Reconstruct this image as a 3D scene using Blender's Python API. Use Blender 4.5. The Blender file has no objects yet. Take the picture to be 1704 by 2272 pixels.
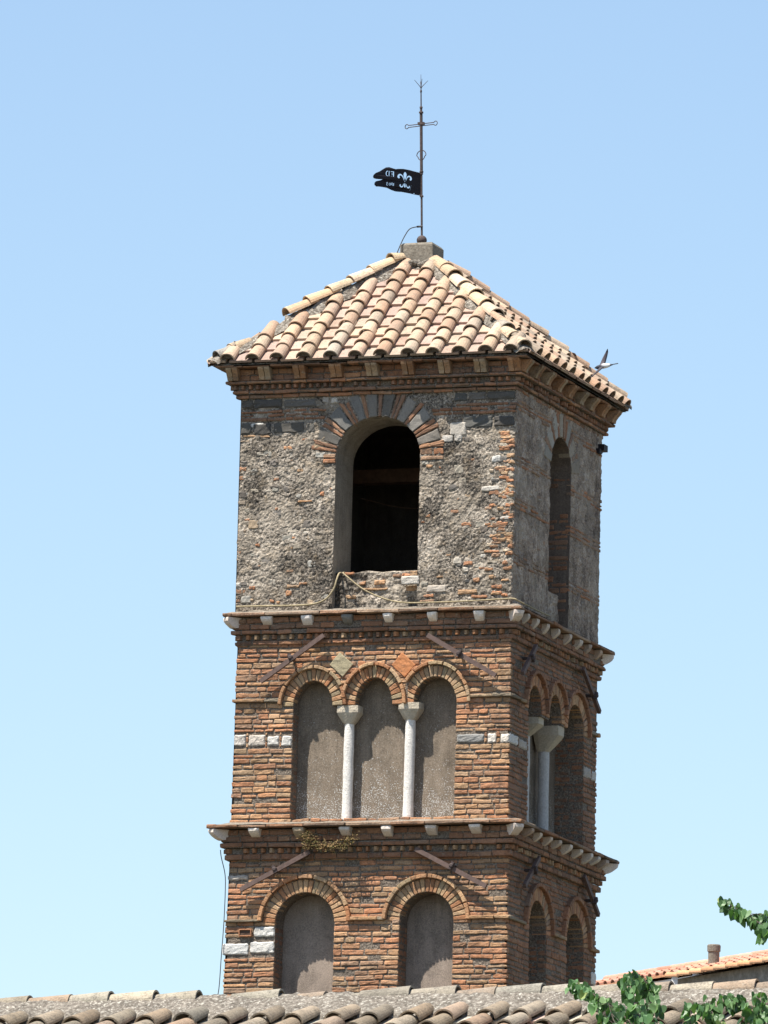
import bpy, math, random
from mathutils import Vector, Matrix, noise
random.seed(7)
R = math.radians
SC = bpy.context.scene
COL = SC.collection

# ------------------------------------------------------------------ camera
CAM = Vector((31.275, -92.876, -5.221))
yaw, pitch, roll = R(18.8445), R(9.3575), R(1.4367)
f_ = Vector((-math.sin(yaw)*math.cos(pitch), math.cos(yaw)*math.cos(pitch), math.sin(pitch)))
r_ = Vector((math.cos(yaw), math.sin(yaw), 0)); u_ = r_.cross(f_)
r2 = math.cos(roll)*r_ + math.sin(roll)*u_; u2 = -math.sin(roll)*r_ + math.cos(roll)*u_
cd = bpy.data.cameras.new('camera'); cam = bpy.data.objects.new('camera', cd); COL.objects.link(cam)
M = Matrix((( r2.x, u2.x, -f_.x, CAM.x), (r2.y, u2.y, -f_.y, CAM.y), (r2.z, u2.z, -f_.z, CAM.z), (0,0,0,1)))
cam.matrix_world = M
cd.sensor_fit = 'VERTICAL'; cd.sensor_height = 24; cd.lens = 24*20289.6/2272
cd.clip_start = 1; cd.clip_end = 20000
SC.camera = cam

# ------------------------------------------------------------------ light
SUN_EL, SUN_AZ = R(66), R(34)          # azimuth to the left of the front wall's normal
sun_dir = Vector((-math.sin(SUN_AZ)*math.cos(SUN_EL), -math.cos(SUN_AZ)*math.cos(SUN_EL), math.sin(SUN_EL)))
w = bpy.data.worlds.new('World'); SC.world = w; w.use_nodes = True
nt = w.node_tree; bg = nt.nodes['Background']
sky = nt.nodes.new('ShaderNodeTexSky'); sky.sky_type = 'NISHITA'; sky.sun_disc = False
sky.sun_elevation = SUN_EL; sky.sun_rotation = math.atan2(sun_dir.x, sun_dir.y)
sky.altitude = 0; sky.air_density = 1.09; sky.dust_density = 0.55; sky.ozone_density = 1.7
nt.links.new(sky.outputs[0], bg.inputs[0]); bg.inputs[1].default_value = 0.093
sl = bpy.data.lights.new('sun', 'SUN'); sl.energy = 5.0; sl.angle = R(0.53); sl.color = (1.0, 0.95, 0.87)
so = bpy.data.objects.new('sun', sl); COL.objects.link(so)
so.rotation_euler = (-sun_dir).to_track_quat('-Z', 'Y').to_euler(); so.location = (0, 0, 60)
SC.view_settings.view_transform = 'Standard'; SC.view_settings.look = 'None'
SC.view_settings.exposure = 0.95; SC.view_settings.gamma = 1

# ------------------------------------------------------------------ helpers
def rnd(a, b): return random.uniform(a, b)
def nz(p, s=1.0, o=0.0): return noise.noise(Vector((p[0]*s+o, p[1]*s+o*1.7, p[2]*s-o)))
def tag(o, label, cat, group=None):
    o['label'] = label; o['category'] = cat
    if group: o['group'] = group
    return o
def empty(name, loc=(0, 0, 0)):
    o = bpy.data.objects.new(name, None); COL.objects.link(o); o.location = loc; o.empty_display_size = .3
    return o
class MB:
    def __init__(s): s.v = []; s.f = []; s.c = []; s.mats = []; s.mi = []
    def join(s, other, mat):
        s.mats.append((mat, len(s.f))); b = len(s.v); s.v += other.v; s.c += other.c; s.f += [tuple(i+b for i in q) for q in other.f]
    def add(s, vs, fs, col=(.5, .5, .5)):
        b = len(s.v); s.v += [tuple(x) for x in vs]
        s.f += [tuple(i+b for i in q) for q in fs]
        if col and isinstance(col[0], (tuple, list)): s.c += [tuple(c) for c in col]
        else: s.c += [tuple(col)]*len(vs)
    def build(s, name, mat, parent=None, smooth=False, loc=None):
        me = bpy.data.meshes.new(name)
        L = Vector(loc) if loc else (parent_loc(parent) if parent else Vector((0, 0, 0)))
        me.from_pydata([Vector(x)-L for x in s.v], [], s.f)
        a = me.color_attributes.new('tone', 'FLOAT_COLOR', 'POINT')
        flat = []
        for c in s.c: flat += [c[0], c[1], c[2], 1.0]
        a.data.foreach_set('color', flat)
        if smooth: me.polygons.foreach_set('use_smooth', [True]*len(me.polygons))
        me.materials.append(mat)
        if s.mats:
            idx = [0]*len(s.f)
            for k, (mt, st) in enumerate(s.mats):
                me.materials.append(mt)
                for i in range(st, len(s.f)): idx[i] = k+1
            me.polygons.foreach_set('material_index', idx)
        me.update()
        o = bpy.data.objects.new(name, me); COL.objects.link(o)
        if parent: o.parent = parent
        elif loc: o.location = L
        return o
def parent_loc(p):
    L = Vector((0, 0, 0))
    while p: L = L + p.location; p = p.parent
    return L
class Frame:
    """u along the wall, v up, n out of the wall; batter pushes n out going down."""
    def __init__(s, O, U, V, N, batter=0.0, vtop=0.0):
        s.O = Vector(O); s.U = Vector(U); s.V = Vector(V); s.N = Vector(N); s.b = batter; s.vt = vtop
    def P(s, u, v, n=0.0):
        return s.O + s.U*u + s.V*v + s.N*(n + s.b*(s.vt-v))
def stone(mb, fr, c4, n, depth, col, nu=3, nv=2, rough=.004, edge=.006, jit=.003, seed=None):
    """one irregular brick or stone: c4 = four (u,v) corners, counter-clockwise from lower-left"""
    o = rnd(0, 500) if seed is None else seed
    ts = [0, .0] ; 
    def params(k, ln):
        e = min(.25, edge*1.3/max(ln, .01))
        return [0, e] + [e+(1-2*e)*i/k for i in range(1, k)] + [1-e, 1]
    a, b, c, d = [Vector((x[0], x[1], 0)) for x in c4]
    lu = ((b-a).length + (c-d).length)/2; lv = ((d-a).length+(c-b).length)/2
    S = params(nu, lu); T = params(nv, lv)
    vs = []; cs = []; ns, ntt = len(S), len(T)
    for j, t in enumerate(T):
        for i, q in enumerate(S):
            p = (a*(1-q)+b*q)*(1-t) + (d*(1-q)+c*q)*t
            bi = i in (0, ns-1); bj = j in (0, ntt-1)
            pu = p.x + jit*nz((p.x, p.y, o), 30); pv = p.y + jit*nz((p.x, p.y, o+9), 30)
            if bi and bj:
                pu += (edge*.6 if i == 0 else -edge*.6)*0.8; pv += (edge*.5 if j == 0 else -edge*.5)*0.8
            nn = n + rough*nz((p.x, p.y, o+31), 26) + rough*.6*nz((p.x, p.y, o+3), 60)
            if bi or bj: nn -= edge
            vs.append(fr.P(pu, pv, nn))
            k = 1 + .12*nz((p.x, p.y, o+77), 40); cs.append((col[0]*k, col[1]*k, col[2]*k))
    fs = []
    for j in range(ntt-1):
        for i in range(ns-1):
            q = j*ns+i; fs.append((q, q+1, q+ns+1, q+ns))
    ring = [i for i in range(ns)] + [j*ns+ns-1 for j in range(1, ntt)] + [(ntt-1)*ns+i for i in range(ns-2, -1, -1)] + [j*ns for j in range(ntt-2, 0, -1)]
    base = len(vs); nvec = fr.N
    for q in ring:
        vs.append(vs[q] - nvec*depth); cs.append(cs[q])
    m = len(ring)
    for i in range(m):
        fs.append((ring[(i+1) % m], ring[i], base+i, base+(i+1) % m))
    mb.add(vs, fs, cs)
def rect(u0, u1, v0, v1): return ((u0, v0), (u1, v0), (u1, v1), (u0, v1))
def pick(pal):
    t = sum(p[1] for p in pal); x = rnd(0, t)
    for c, wt in pal:
        x -= wt
        if x <= 0: break
    k = rnd(.86, 1.14); h = rnd(-.05, .05)
    return (c[0]*k*(1+h), c[1]*k, c[2]*k*(1-h))
def calm(pal, mean, t): return [(tuple(a+(b-a)*t for a, b in zip(c, mean)), w_) for c, w_ in pal]
BRICK = [((.43, .195, .10), 2.8), ((.47, .26, .14), 3.2), ((.48, .325, .185), 3.2), ((.33, .17, .10), 1.7), ((.51, .37, .23), 1.8),
         ((.38, .30, .185), 1.4), ((.24, .165, .115), 1.1), ((.49, .225, .115), 1.6), ((.34, .26, .19), 1.1)]
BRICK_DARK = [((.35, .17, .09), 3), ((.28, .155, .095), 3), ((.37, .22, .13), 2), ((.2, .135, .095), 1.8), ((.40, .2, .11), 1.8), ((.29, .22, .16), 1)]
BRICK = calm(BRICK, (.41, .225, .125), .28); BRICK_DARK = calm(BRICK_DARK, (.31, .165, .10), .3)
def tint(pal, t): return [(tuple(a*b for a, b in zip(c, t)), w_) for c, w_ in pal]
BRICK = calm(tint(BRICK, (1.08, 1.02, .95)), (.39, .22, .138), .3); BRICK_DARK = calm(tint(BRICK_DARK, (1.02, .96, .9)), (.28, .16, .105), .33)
VOUS = [((.42, .26, .155), 3), ((.38, .2, .11), 2), ((.46, .33, .21), 3), ((.36, .29, .19), 1.4)]
VOUS = tint(VOUS, (1.0, .9, .8))
TILE = [((.46, .32, .215), 3.4), ((.47, .355, .25), 2.2), ((.43, .275, .19), 2.8), ((.38, .215, .135), 1.5), ((.34, .285, .225), 1.1), ((.27, .235, .19), .55)]
TILE = calm(TILE, (.44, .33, .235), .42)
PAN = [((.39, .255, .21), 2.4), ((.42, .295, .235), 2.2), ((.44, .34, .25), 2.2), ((.34, .245, .19), 1)]
PAN = calm(PAN, (.41, .295, .225), .4)
GREYSTONE = [((.10, .092, .08), 3), ((.14, .125, .108), 2), ((.08, .072, .063), 1)]
WHITE = [((.58, .54, .48), 3), ((.48, .44, .39), 2), ((.63, .6, .55), 1)]
def sub_intervals(I, exc):
    out = [I]
    for a, b in exc:
        nxt = []
        for x, y in out:
            if b <= x or a >= y: nxt.append((x, y)); continue
            if a > x: nxt.append((x, a))
            if b < y: nxt.append((b, y))
        out = nxt
    return out
def course_table(v0, v1, h0=.058, sd=.009):
    vs = [v0]
    while vs[-1] < v1 - .03: vs.append(vs[-1] + max(.042, random.gauss(h0, sd)))
    k = (v1-v0)/(vs[-1]-v0)
    return [v0+(x-v0)*k for x in vs]
def lay(mb, fr, ulim, table, exc=lambda v: [], pal=BRICK, n=.002, nj=.005, lmin=.09, lmax=.28, joint=.013, depth=.05, missing=.03, wob=.011, ends=.010, jit=.006):
    for k in range(len(table)-1):
        a, b = table[k], table[k+1]; vm = (a+b)/2
        lo, hi = ulim(vm) if callable(ulim) else ulim
        ivs = sub_intervals((lo+rnd(-ends, ends), hi+rnd(-ends, ends)), exc(vm))
        for x, y in ivs:
            u = x
            while u < y - .015:
                L = rnd(lmin, lmax)
                if y-(u+L) < .07: L = y-u
                jn = joint*rnd(.6, 1.5)
                if random.random() > missing:
                    w0 = wob*nz((u, vm, fr.O.x), 3.1, 4); w1 = wob*nz((u+L, vm, fr.O.x), 3.1, 4)
                    h = rnd(-.003, .003)
                    ue = u+L-(jn if u+L < y-.001 else 0); th = rnd(0, .012) if random.random() < .3 else 0.0; b_ = b; b = b-th
                    stone(mb, fr, ((u, a+jn*.5+w0+h), (ue, a+jn*.5+w1-h), (ue, b-jn*.5+w1+rnd(-.005, .003)), (u, b-jn*.5+w0+rnd(-.005, .003))),
                          n+rnd(-nj, nj), depth, pick(pal), nu=4 if L > .16 else 2, nv=2, rough=.006, edge=.0055, jit=jit)
                    b = b_
                u += L
def box(mb, c, h, col=(.5, .5, .5), rot=None):
    vs = []
    for x in (-1, 1):
        for y in (-1, 1):
            for z in (-1, 1):
                p = Vector((x*h[0], y*h[1], z*h[2]))
                if rot is not None: p = rot @ p
                vs.append(Vector(c)+p)
    mb.add(vs, [(0, 1, 3, 2), (4, 6, 7, 5), (0, 4, 5, 1), (2, 3, 7, 6), (0, 2, 6, 4), (1, 5, 7, 3)], col)
def tube(mb, pts, r, seg=8, col=(.5, .5, .5), cap=True):
    pts = [Vector(p) for p in pts]; rs = r if isinstance(r, (list, tuple)) else [r]*len(pts)
    vs = []; fs = []; up = None
    for i, p in enumerate(pts):
        t = (pts[min(i+1, len(pts)-1)] - pts[max(i-1, 0)]).normalized()
        if up is None: up = t.orthogonal().normalized()
        up = (up - t*up.dot(t)).normalized(); sd = t.cross(up)
        for k in range(seg):
            a = 2*math.pi*k/seg; vs.append(p + (up*math.cos(a)+sd*math.sin(a))*rs[i])
    for i in range(len(pts)-1):
        for k in range(seg):
            k2 = (k+1) % seg
            fs.append((i*seg+k, i*seg+k2, (i+1)*seg+k2, (i+1)*seg+k))
    if cap:
        fs.append(tuple(range(seg-1, -1, -1))); fs.append(tuple((len(pts)-1)*seg+k for k in range(seg)))
    mb.add(vs, fs, col)
def lathe(mb, c, prof, seg=16, col=(.5, .5, .5), axis=None):
    c = Vector(c); vs = []; fs = []
    ax = axis or (Vector((1, 0, 0)), Vector((0, 1, 0)), Vector((0, 0, 1)))
    for r, z in prof:
        for k in range(seg):
            a = 2*math.pi*k/seg; vs.append(c + ax[0]*r*math.cos(a) + ax[1]*r*math.sin(a) + ax[2]*z)
    for i in range(len(prof)-1):
        for k in range(seg):
            k2 = (k+1) % seg; fs.append((i*seg+k, i*seg+k2, (i+1)*seg+k2, (i+1)*seg+k))
    fs.append(tuple(range(seg-1, -1, -1))); fs.append(tuple((len(prof)-1)*seg+k for k in range(seg)))
    mb.add(vs, fs, col)
def smoothline(pts, n=8):
    pts = [Vector(p) for p in pts]; out = []
    for i in range(len(pts)-1):
        p0 = pts[max(i-1, 0)]; p1 = pts[i]; p2 = pts[i+1]; p3 = pts[min(i+2, len(pts)-1)]
        for k in range(n):
            t = k/n
            out.append(.5*((2*p1)+(p2-p0)*t+(2*p0-5*p1+4*p2-p3)*t*t+(3*p1-p0-3*p2+p3)*t**3))
    return out+[pts[-1]]

# ------------------------------------------------------------------ materials
class NT:
    def __init__(s, name):
        s.m = bpy.data.materials.new(name); s.m.use_nodes = True; s.t = s.m.node_tree
        s.b = s.t.nodes['Principled BSDF']; s.tc = s.t.nodes.new('ShaderNodeTexCoord')
        s.b.inputs['Specular IOR Level'].default_value = .2
    def n(s, typ, **kw):
        x = s.t.nodes.new(typ)
        for k, v in kw.items():
            if k.startswith('i_'): x.inputs[k[2:].replace('_', ' ')].default_value = v
            else: setattr(x, k, v)
        return x
    def l(s, a, b): s.t.links.new(a, b)
    def noise(s, scale, detail=6, rough=.6, vec=None, dist=0):
        x = s.n('ShaderNodeTexNoise'); x.inputs['Scale'].default_value = scale; x.inputs['Detail'].default_value = detail
        x.inputs['Roughness'].default_value = rough; x.inputs['Distortion'].default_value = dist
        s.l(vec or s.tc.outputs['Object'], x.inputs['Vector']); return x.outputs['Fac']
    def vor(s, scale, out='Distance', feat='F1'):
        x = s.n('ShaderNodeTexVoronoi', feature=feat); x.inputs['Scale'].default_value = scale
        s.l(s.tc.outputs['Object'], x.inputs['Vector']); return x.outputs[out]
    def ramp(s, fac, stops):
        x = s.n('ShaderNodeValToRGB'); e = x.color_ramp.elements
        while len(e) < len(stops): e.new(.5)
        for q, (p, c) in zip(e, stops):
            q.position = p; q.color = (*c, 1) if isinstance(c, tuple) else (c, c, c, 1)
        s.l(fac, x.inputs[0]); return x.outputs[0]
    def mix(s, fac, a, b, mode='MIX'):
        x = s.n('ShaderNodeMix', data_type='RGBA', blend_type=mode)
        for inp, v in ((x.inputs[0], fac), (x.inputs[6], a), (x.inputs[7], b)):
            if isinstance(v, (int, float)): inp.default_value = v
            elif isinstance(v, tuple): inp.default_value = (*v, 1)
            else: s.l(v, inp)
        return x.outputs[2]
    def math(s, op, a, b=0.0):
        x = s.n('ShaderNodeMath', operation=op)
        for inp, v in ((x.inputs[0], a), (x.inputs[1], b)):
            if isinstance(v, (int, float)): inp.default_value = v
            else: s.l(v, inp)
        return x.outputs[0]
    def attr(s):
        return s.n('ShaderNodeVertexColor', layer_name='tone').outputs[0]
    def bump(s, h, strength=.5, dist=.01):
        x = s.n('ShaderNodeBump'); x.inputs['Strength'].default_value = strength; x.inputs['Distance'].default_value = dist
        s.l(h, x.inputs['Height']); s.l(x.outputs[0], s.b.inputs['Normal'])
    def done(s, col, rough=.9):
        if isinstance(col, tuple): s.b.inputs['Base Color'].default_value = (*col, 1)
        else: s.l(col, s.b.inputs['Base Color'])
        s.b.inputs['Roughness'].default_value = rough; return s.m
def worn(name, lichen=.35, lcol=(.10, .09, .08), pale=.25, pcol=(.55, .5, .42), bs=.5, fine=70, dist=.006, rough=.92, lscale=5.0, grime=0.0, lo=.52):
    """per-piece tone with wear: dark lichen patches, pale lime patches, fine grain"""
    k = NT(name); c = k.attr()
    g = k.noise(fine, 5, .7); c = k.mix(.55, c, k.ramp(g, [(.25, .45), (.5, 1.0), (.75, 1.45)]), 'MULTIPLY')
    l1 = k.noise(lscale, 9, .72, dist=.4); m1 = k.ramp(l1, [(lo, 0.0), (lo+.14, 1.0)])
    l2 = k.noise(lscale*6.3, 6, .7); m1 = k.math('MULTIPLY', m1, k.ramp(l2, [(.42, 0.0), (.6, 1.0)]))
    c = k.mix(k.math('MULTIPLY', m1, lichen), c, lcol)
    if grime:
        gq = k.noise(2.2, 7, .65); g2 = k.noise(34, 7, .8)
        c = k.mix(grime, c, k.ramp(gq, [(.32, .45), (.5, .9), (.65, 1.15)]), 'MULTIPLY')
        c = k.mix(k.math('MULTIPLY', k.ramp(g2, [(.52, 0.0), (.66, 1.0)]), grime), c, lcol)
    p1 = k.noise(lscale*4.1, 7, .75); c = k.mix(k.math('MULTIPLY', k.ramp(p1, [(.56, 0.0), (.7, 1.0)]), pale), c, pcol)
    k.bump(k.math('ADD', g, k.math('MULTIPLY', l2, .8)), bs, dist)
    return k.done(c, rough)
M_brick = worn('old_brick', .7, (.085, .07, .058), .5, (.40, .345, .27), bs=.9, dist=.010, grime=.62, lo=.48)
M_vous = worn('arch_brick', .5, (.09, .075, .06), .35, (.42, .36, .28), bs=.8, dist=.008, grime=.4)
M_tile = worn('clay_roof_tile', .75, (.17, .145, .115), .4, (.52, .45, .34), fine=55, lscale=6, bs=.7, grime=.32, lo=.47)
M_oldtile = worn('lichen_roof_tile', .85, (.09, .08, .066), .6, (.40, .37, .30), fine=60, lscale=9, bs=.9, dist=.01, grime=.5, lo=.46)
M_marble = worn('weathered_marble', .32, (.26, .23, .19), .25, (.6, .56, .5), fine=60, bs=.8, dist=.012, lo=.48, lscale=7)
M_bracket = worn('bracket_marble', .25, (.26, .23, .19), .2, (.6, .56, .5), fine=60, bs=.5, lo=.55)
M_grey = worn('grey_tuff', .5, (.06, .058, .055), .25, (.24, .23, .21))
M_paint = worn('tinted_metal', .25, (.03, .025, .025), .15, (.18, .11, .09), fine=90, rough=.7)
def mk_mortar(name, cols, fine=60, bs=.8, dist=.012, specks=0.0):
    k = NT(name); a = k.noise(fine, 8, .75); b = k.noise(4.5, 6, .65)
    c = k.ramp(a, [(.3, cols[0]), (.5, cols[1]), (.68, cols[2])])
    c = k.mix(.6, c, k.ramp(b, [(.3, .5), (.5, 1.0), (.7, 1.3)]), 'MULTIPLY')
    if specks:
        w1 = k.noise(31, 3, .55); w2 = k.noise(6, 5, .65)
        c = k.mix(k.math('MULTIPLY', k.ramp(k.math('ADD', w1, k.math('MULTIPLY', w2, .35)), [(.76, 0.0), (.82, 1.0)]), specks), c, (.52, .49, .42))
        c = k.mix(k.math('MULTIPLY', k.ramp(w2, [(.50, 0.0), (.64, 1.0)]), specks*.7), c, (.09, .078, .062))
    v = k.vor(38); k.bump(k.math('ADD', a, k.math('MULTIPLY', v, .6)), bs, dist); return k.done(c, .95)
M_mortar = mk_mortar('lime_mortar', ((.07, .055, .043), (.19, .152, .118), (.40, .34, .27)), bs=1.0, dist=.02)
M_ledge = mk_mortar('mortar_ledge', ((.08, .065, .05), (.20, .17, .135), (.42, .37, .3)))
M_ridge = mk_mortar('ridge_mortar', ((.05, .043, .036), (.185, .16, .13), (.42, .38, .32)), fine=30, bs=1, dist=.02, specks=.75)
M_conc = mk_mortar('grey_concrete', ((.11, .095, .075), (.20, .175, .14), (.28, .25, .205)), fine=40, bs=.4)
def mk_rubble(name, d, m, l, hl, warm=.3, patches=0.0):
    k = NT(name); a = k.noise(36, 9, .76, dist=.3); b = k.noise(2.6, 5, .6); g = k.noise(80, 4, .6)
    x = k.math('ADD', k.math('MULTIPLY', a, .72), k.math('ADD', k.math('MULTIPLY', b, .42), k.math('MULTIPLY', g, .30)))
    x = k.math('ADD', k.math('MULTIPLY', k.math('SUBTRACT', k.math('SUBTRACT', x, .205), .53), 1.22), .525)
    b2 = k.noise(1.1, 4, .6); x = k.math('ADD', x, k.math('MULTIPLY', k.math('SUBTRACT', b2, .5), .22))
    c = k.ramp(x, [(.38, d), (.47, m), (.56, l), (.68, hl)])
    w1 = k.ramp(k.noise(6.5, 6, .7), [(.5, 0.0), (.68, 1.0)])
    c = k.mix(k.math('MULTIPLY', w1, warm), c, (.36, .27, .17))
    if patches:
        ve = k.n('ShaderNodeTexVoronoi', feature='F1'); ve.inputs['Scale'].default_value = 11; ve.inputs['Randomness'].default_value = 1
        wn = k.n('ShaderNodeTexNoise'); wn.inputs['Scale'].default_value = 14; k.l(k.tc.outputs['Object'], wn.inputs['Vector'])
        sc_ = k.n('ShaderNodeVectorMath', operation='SCALE'); sc_.inputs['Scale'].default_value = .10; k.l(wn.outputs['Color'], sc_.inputs[0])
        ad = k.n('ShaderNodeVectorMath', operation='ADD'); k.l(k.tc.outputs['Object'], ad.inputs[0]); k.l(sc_.outputs[0], ad.inputs[1]); k.l(ad.outputs[0], ve.inputs['Vector'])
        sep = k.n('ShaderNodeSeparateColor'); k.l(ve.outputs['Color'], sep.inputs[0])
        c = k.mix(.75, c, k.ramp(sep.outputs[0], [(.0, .62), (.45, .95), (.8, 1.15), (1.0, 1.4)]), 'MULTIPLY')
        mp = k.n('ShaderNodeMapping'); mp.inputs['Scale'].default_value = (6, 6, .7); k.l(k.tc.outputs['Object'], mp.inputs[0])
        c = k.mix(.6, c, k.ramp(k.noise(1.3, 6, .7, vec=mp.outputs[0]), [(.36, .5), (.5, 1.0), (.66, 1.12)]), 'MULTIPLY')
        pq = k.noise(2.1, 7, .68, dist=.6); pm = k.math('MULTIPLY', k.ramp(pq, [(.53, 0.0), (.58, 1.0)]), patches)
        c = k.mix(pm, c, k.ramp(k.noise(48, 7, .75), [(.32, (.15, .125, .10)), (.5, (.33, .28, .22)), (.7, (.46, .40, .32))]))
    v = k.vor(34); k.bump(k.math('ADD', a, k.math('ADD', k.math('MULTIPLY', v, .4), k.math('MULTIPLY', g, .5))), .75, .018)
    return k.done(c, .96)
M_rubble = mk_rubble('rubble_wall', (.032, .028, .025), (.135, .115, .092), (.33, .28, .225), (.58, .51, .42), .38, .6)
M_side = mk_rubble('render_wall', (.14, .105, .082), (.29, .22, .17), (.39, .31, .245), (.52, .44, .36), .4, .35)
def mk_plaster(name, base, specks, z0, z1):
    k = NT(name); a = k.noise(75, 6, .75); b = k.noise(5, 5, .6)
    c = k.ramp(a, [(.3, tuple(x*.55 for x in base)), (.5, base), (.72, tuple(x*1.55 for x in base))])
    c = k.mix(.5, c, k.ramp(b, [(.3, .6), (.55, 1.0), (.7, 1.2)]), 'MULTIPLY')
    mp = k.n('ShaderNodeMapping'); mp.inputs['Scale'].default_value = (7, 7, .9); k.l(k.tc.outputs['Object'], mp.inputs[0])
    st = k.noise(1.6, 6, .7, vec=mp.outputs[0]); c = k.mix(.55, c, k.ramp(st, [(.33, .55), (.52, 1.0), (.7, 1.25)]), 'MULTIPLY')
    pt = k.noise(3.2, 4, .5, dist=1.2); c = k.mix(k.math('MULTIPLY', k.ramp(pt, [(.52, 0.0), (.56, 1.0)]), .22), c, tuple(min(1, x*1.45) for x in base))
    if specks:
        sx = k.n('ShaderNodeSeparateXYZ'); k.l(k.tc.outputs['Object'], sx.inputs[0])
        mr = k.n('ShaderNodeMapRange'); k.l(sx.outputs[2], mr.inputs[0])
        for i, v in zip((1, 2, 3, 4), (z0, z1, .095, -.07)): mr.inputs[i].default_value = v
        q = k.math('ADD', k.noise(72, 3, .5), k.math('MULTIPLY', k.math('SUBTRACT', k.noise(9, 4, .6), .5), .35))
        q = k.math('ADD', q, mr.outputs[0])
        c = k.mix(k.math('MULTIPLY', k.ramp(q, [(.61, 0.0), (.67, 1.0)]), specks), c, (.5, .49, .46))
    cr = k.n('ShaderNodeTexVoronoi', feature='DISTANCE_TO_EDGE'); cr.inputs['Scale'].default_value = 2.3
    wv = k.n('ShaderNodeVectorMath', operation='ADD'); wn = k.n('ShaderNodeTexNoise'); wn.inputs['Scale'].default_value = 6; k.l(k.tc.outputs['Object'], wn.inputs['Vector'])
    k.l(k.tc.outputs['Object'], wv.inputs[0]); sc_ = k.n('ShaderNodeVectorMath', operation='SCALE'); sc_.inputs['Scale'].default_value = .22; k.l(wn.outputs['Color'], sc_.inputs[0]); k.l(sc_.outputs[0], wv.inputs[1]); k.l(wv.outputs[0], cr.inputs['Vector'])
    ck = k.math('MULTIPLY', k.ramp(cr.outputs['Distance'], [(.006, 1.0), (.02, 0.0)]), k.ramp(k.noise(2.1, 3, .5), [(.5, 0.0), (.56, 1.0)]))
    c = k.mix(k.math('MULTIPLY', ck, .16), c, tuple(x*.3 for x in base))
    k.bump(a, .7, .008); return k.done(c, .95)
M_panel = mk_plaster('brown_plaster', (.21, .168, .126), .85, 14.4, 15.1)
M_panel2 = mk_plaster('grey_plaster', (.275, .222, .18), 0, 0, 0)
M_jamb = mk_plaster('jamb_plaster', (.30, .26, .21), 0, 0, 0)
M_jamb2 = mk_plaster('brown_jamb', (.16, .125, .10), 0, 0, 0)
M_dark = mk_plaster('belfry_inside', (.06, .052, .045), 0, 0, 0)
def plain(name, col, rough=.8, var=.3, scale=30, metal=0.0):
    k = NT(name); a = k.noise(scale, 6, .7)
    c = k.mix(var, col, k.ramp(a, [(.3, tuple(x*.4 for x in col)), (.7, tuple(min(1, x*1.7) for x in col))]))
    k.b.inputs['Metallic'].default_value = metal; k.bump(a, .3, .004); return k.done(c, rough)
M_iron = plain('rusty_iron', (.075, .056, .052), .75, .6, 40)
M_bar = plain('rusted_anchor_iron', (.125, .085, .072), .7, .5, 25)
M_black = plain('black_sheet_iron', (.016, .013, .017), .6, .3, 30)
M_rope = plain('tan_hose', (.30, .245, .15), .85, .6, 40)
M_wire = plain('dark_wire', (.05, .045, .045), .6)
M_wood = plain('dark_timber', (.10, .06, .04), .85, .5, 14)

# ================================================================== BELL TOWER
tower = empty('bell_tower', (0, 0, -7))
tag(tower, 'square brick bell tower with grey rubble belfry and tiled pyramid roof', 'bell tower')
Z = Vector((0, 0, 1)); X = Vector((1, 0, 0)); Y = Vector((0, 1, 0))
def faces(h, ox, oy, batter=0, vtop=0):
    fr = Frame((0, oy-h, 0), X, Z, -Y, batter, vtop); sd = Frame((ox+h, 0, 0), Y, Z, X, batter, vtop)
    return fr, sd
class Hole:
    """wall opening: bays of (centre, half-width, spring, rise) over one sill; between bays the head is at mid"""
    def __init__(s, bays, sill, mid=None):
        s.bays = bays; s.sill = sill; s.mid = mid
        s.u0 = bays[0][0]-bays[0][1]; s.u1 = bays[-1][0]+bays[-1][1]
    def top(s, u):
        for c, w, sp, ri in s.bays:
            if abs(u-c) <= w+1e-6: return sp + ri*math.sqrt(max(0, 1-((u-c)/w)**2))
        return s.mid if s.mid is not None else s.bays[0][2]
    def samples(s):
        us = []
        for c, w, sp, ri in s.bays:
            us += [c - w*math.cos(math.pi*i/20) for i in range(21)]
        return us
    def excl(s, v, ring=0.0):
        """u intervals to leave free at height v, opening plus an arch ring of given thickness"""
        out = []
        for c, w, sp, ri in s.bays:
            if v < s.sill: continue
            if v <= sp: out.append((c-w, c+w))
            else:
                q = (v-sp)/(ri+ring)
                if q < 1: x = (w+ring)*math.sqrt(1-q*q); out.append((c-x, c+x))
        if len(s.bays) > 1 and s.sill <= v <= s.mid: out = [(s.u0, s.u1)]
        return out
def wall_panel(mb, fr, u0, u1, v0, v1, holes, n, col=(.5, .5, .5)):
    def q(a, b, va, vb, vc, vd):
        mb.add([fr.P(a, va, n), fr.P(b, vb, n), fr.P(b, vc, n), fr.P(a, vd, n)], [(0, 1, 2, 3)], col)
    cur = u0
    for h in holes:
        q(cur, h.u0, v0, v0, v1, v1)
        us = h.samples()
        q(h.u0, h.u1, v0, v0, h.sill, h.sill)
        for a, b in zip(us, us[1:]):
            if b-a < 1e-6: continue
            m = (a+b)/2
            ta, tb = h.top(a), h.top(b)
            inside = any(abs(m-c) <= w for c, w, _, _ in h.bays)
            if not inside: ta = tb = h.mid
            q(a, b, ta, tb, v1, v1)
        cur = h.u1
    q(cur, u1, v0, v0, v1, v1)
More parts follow.
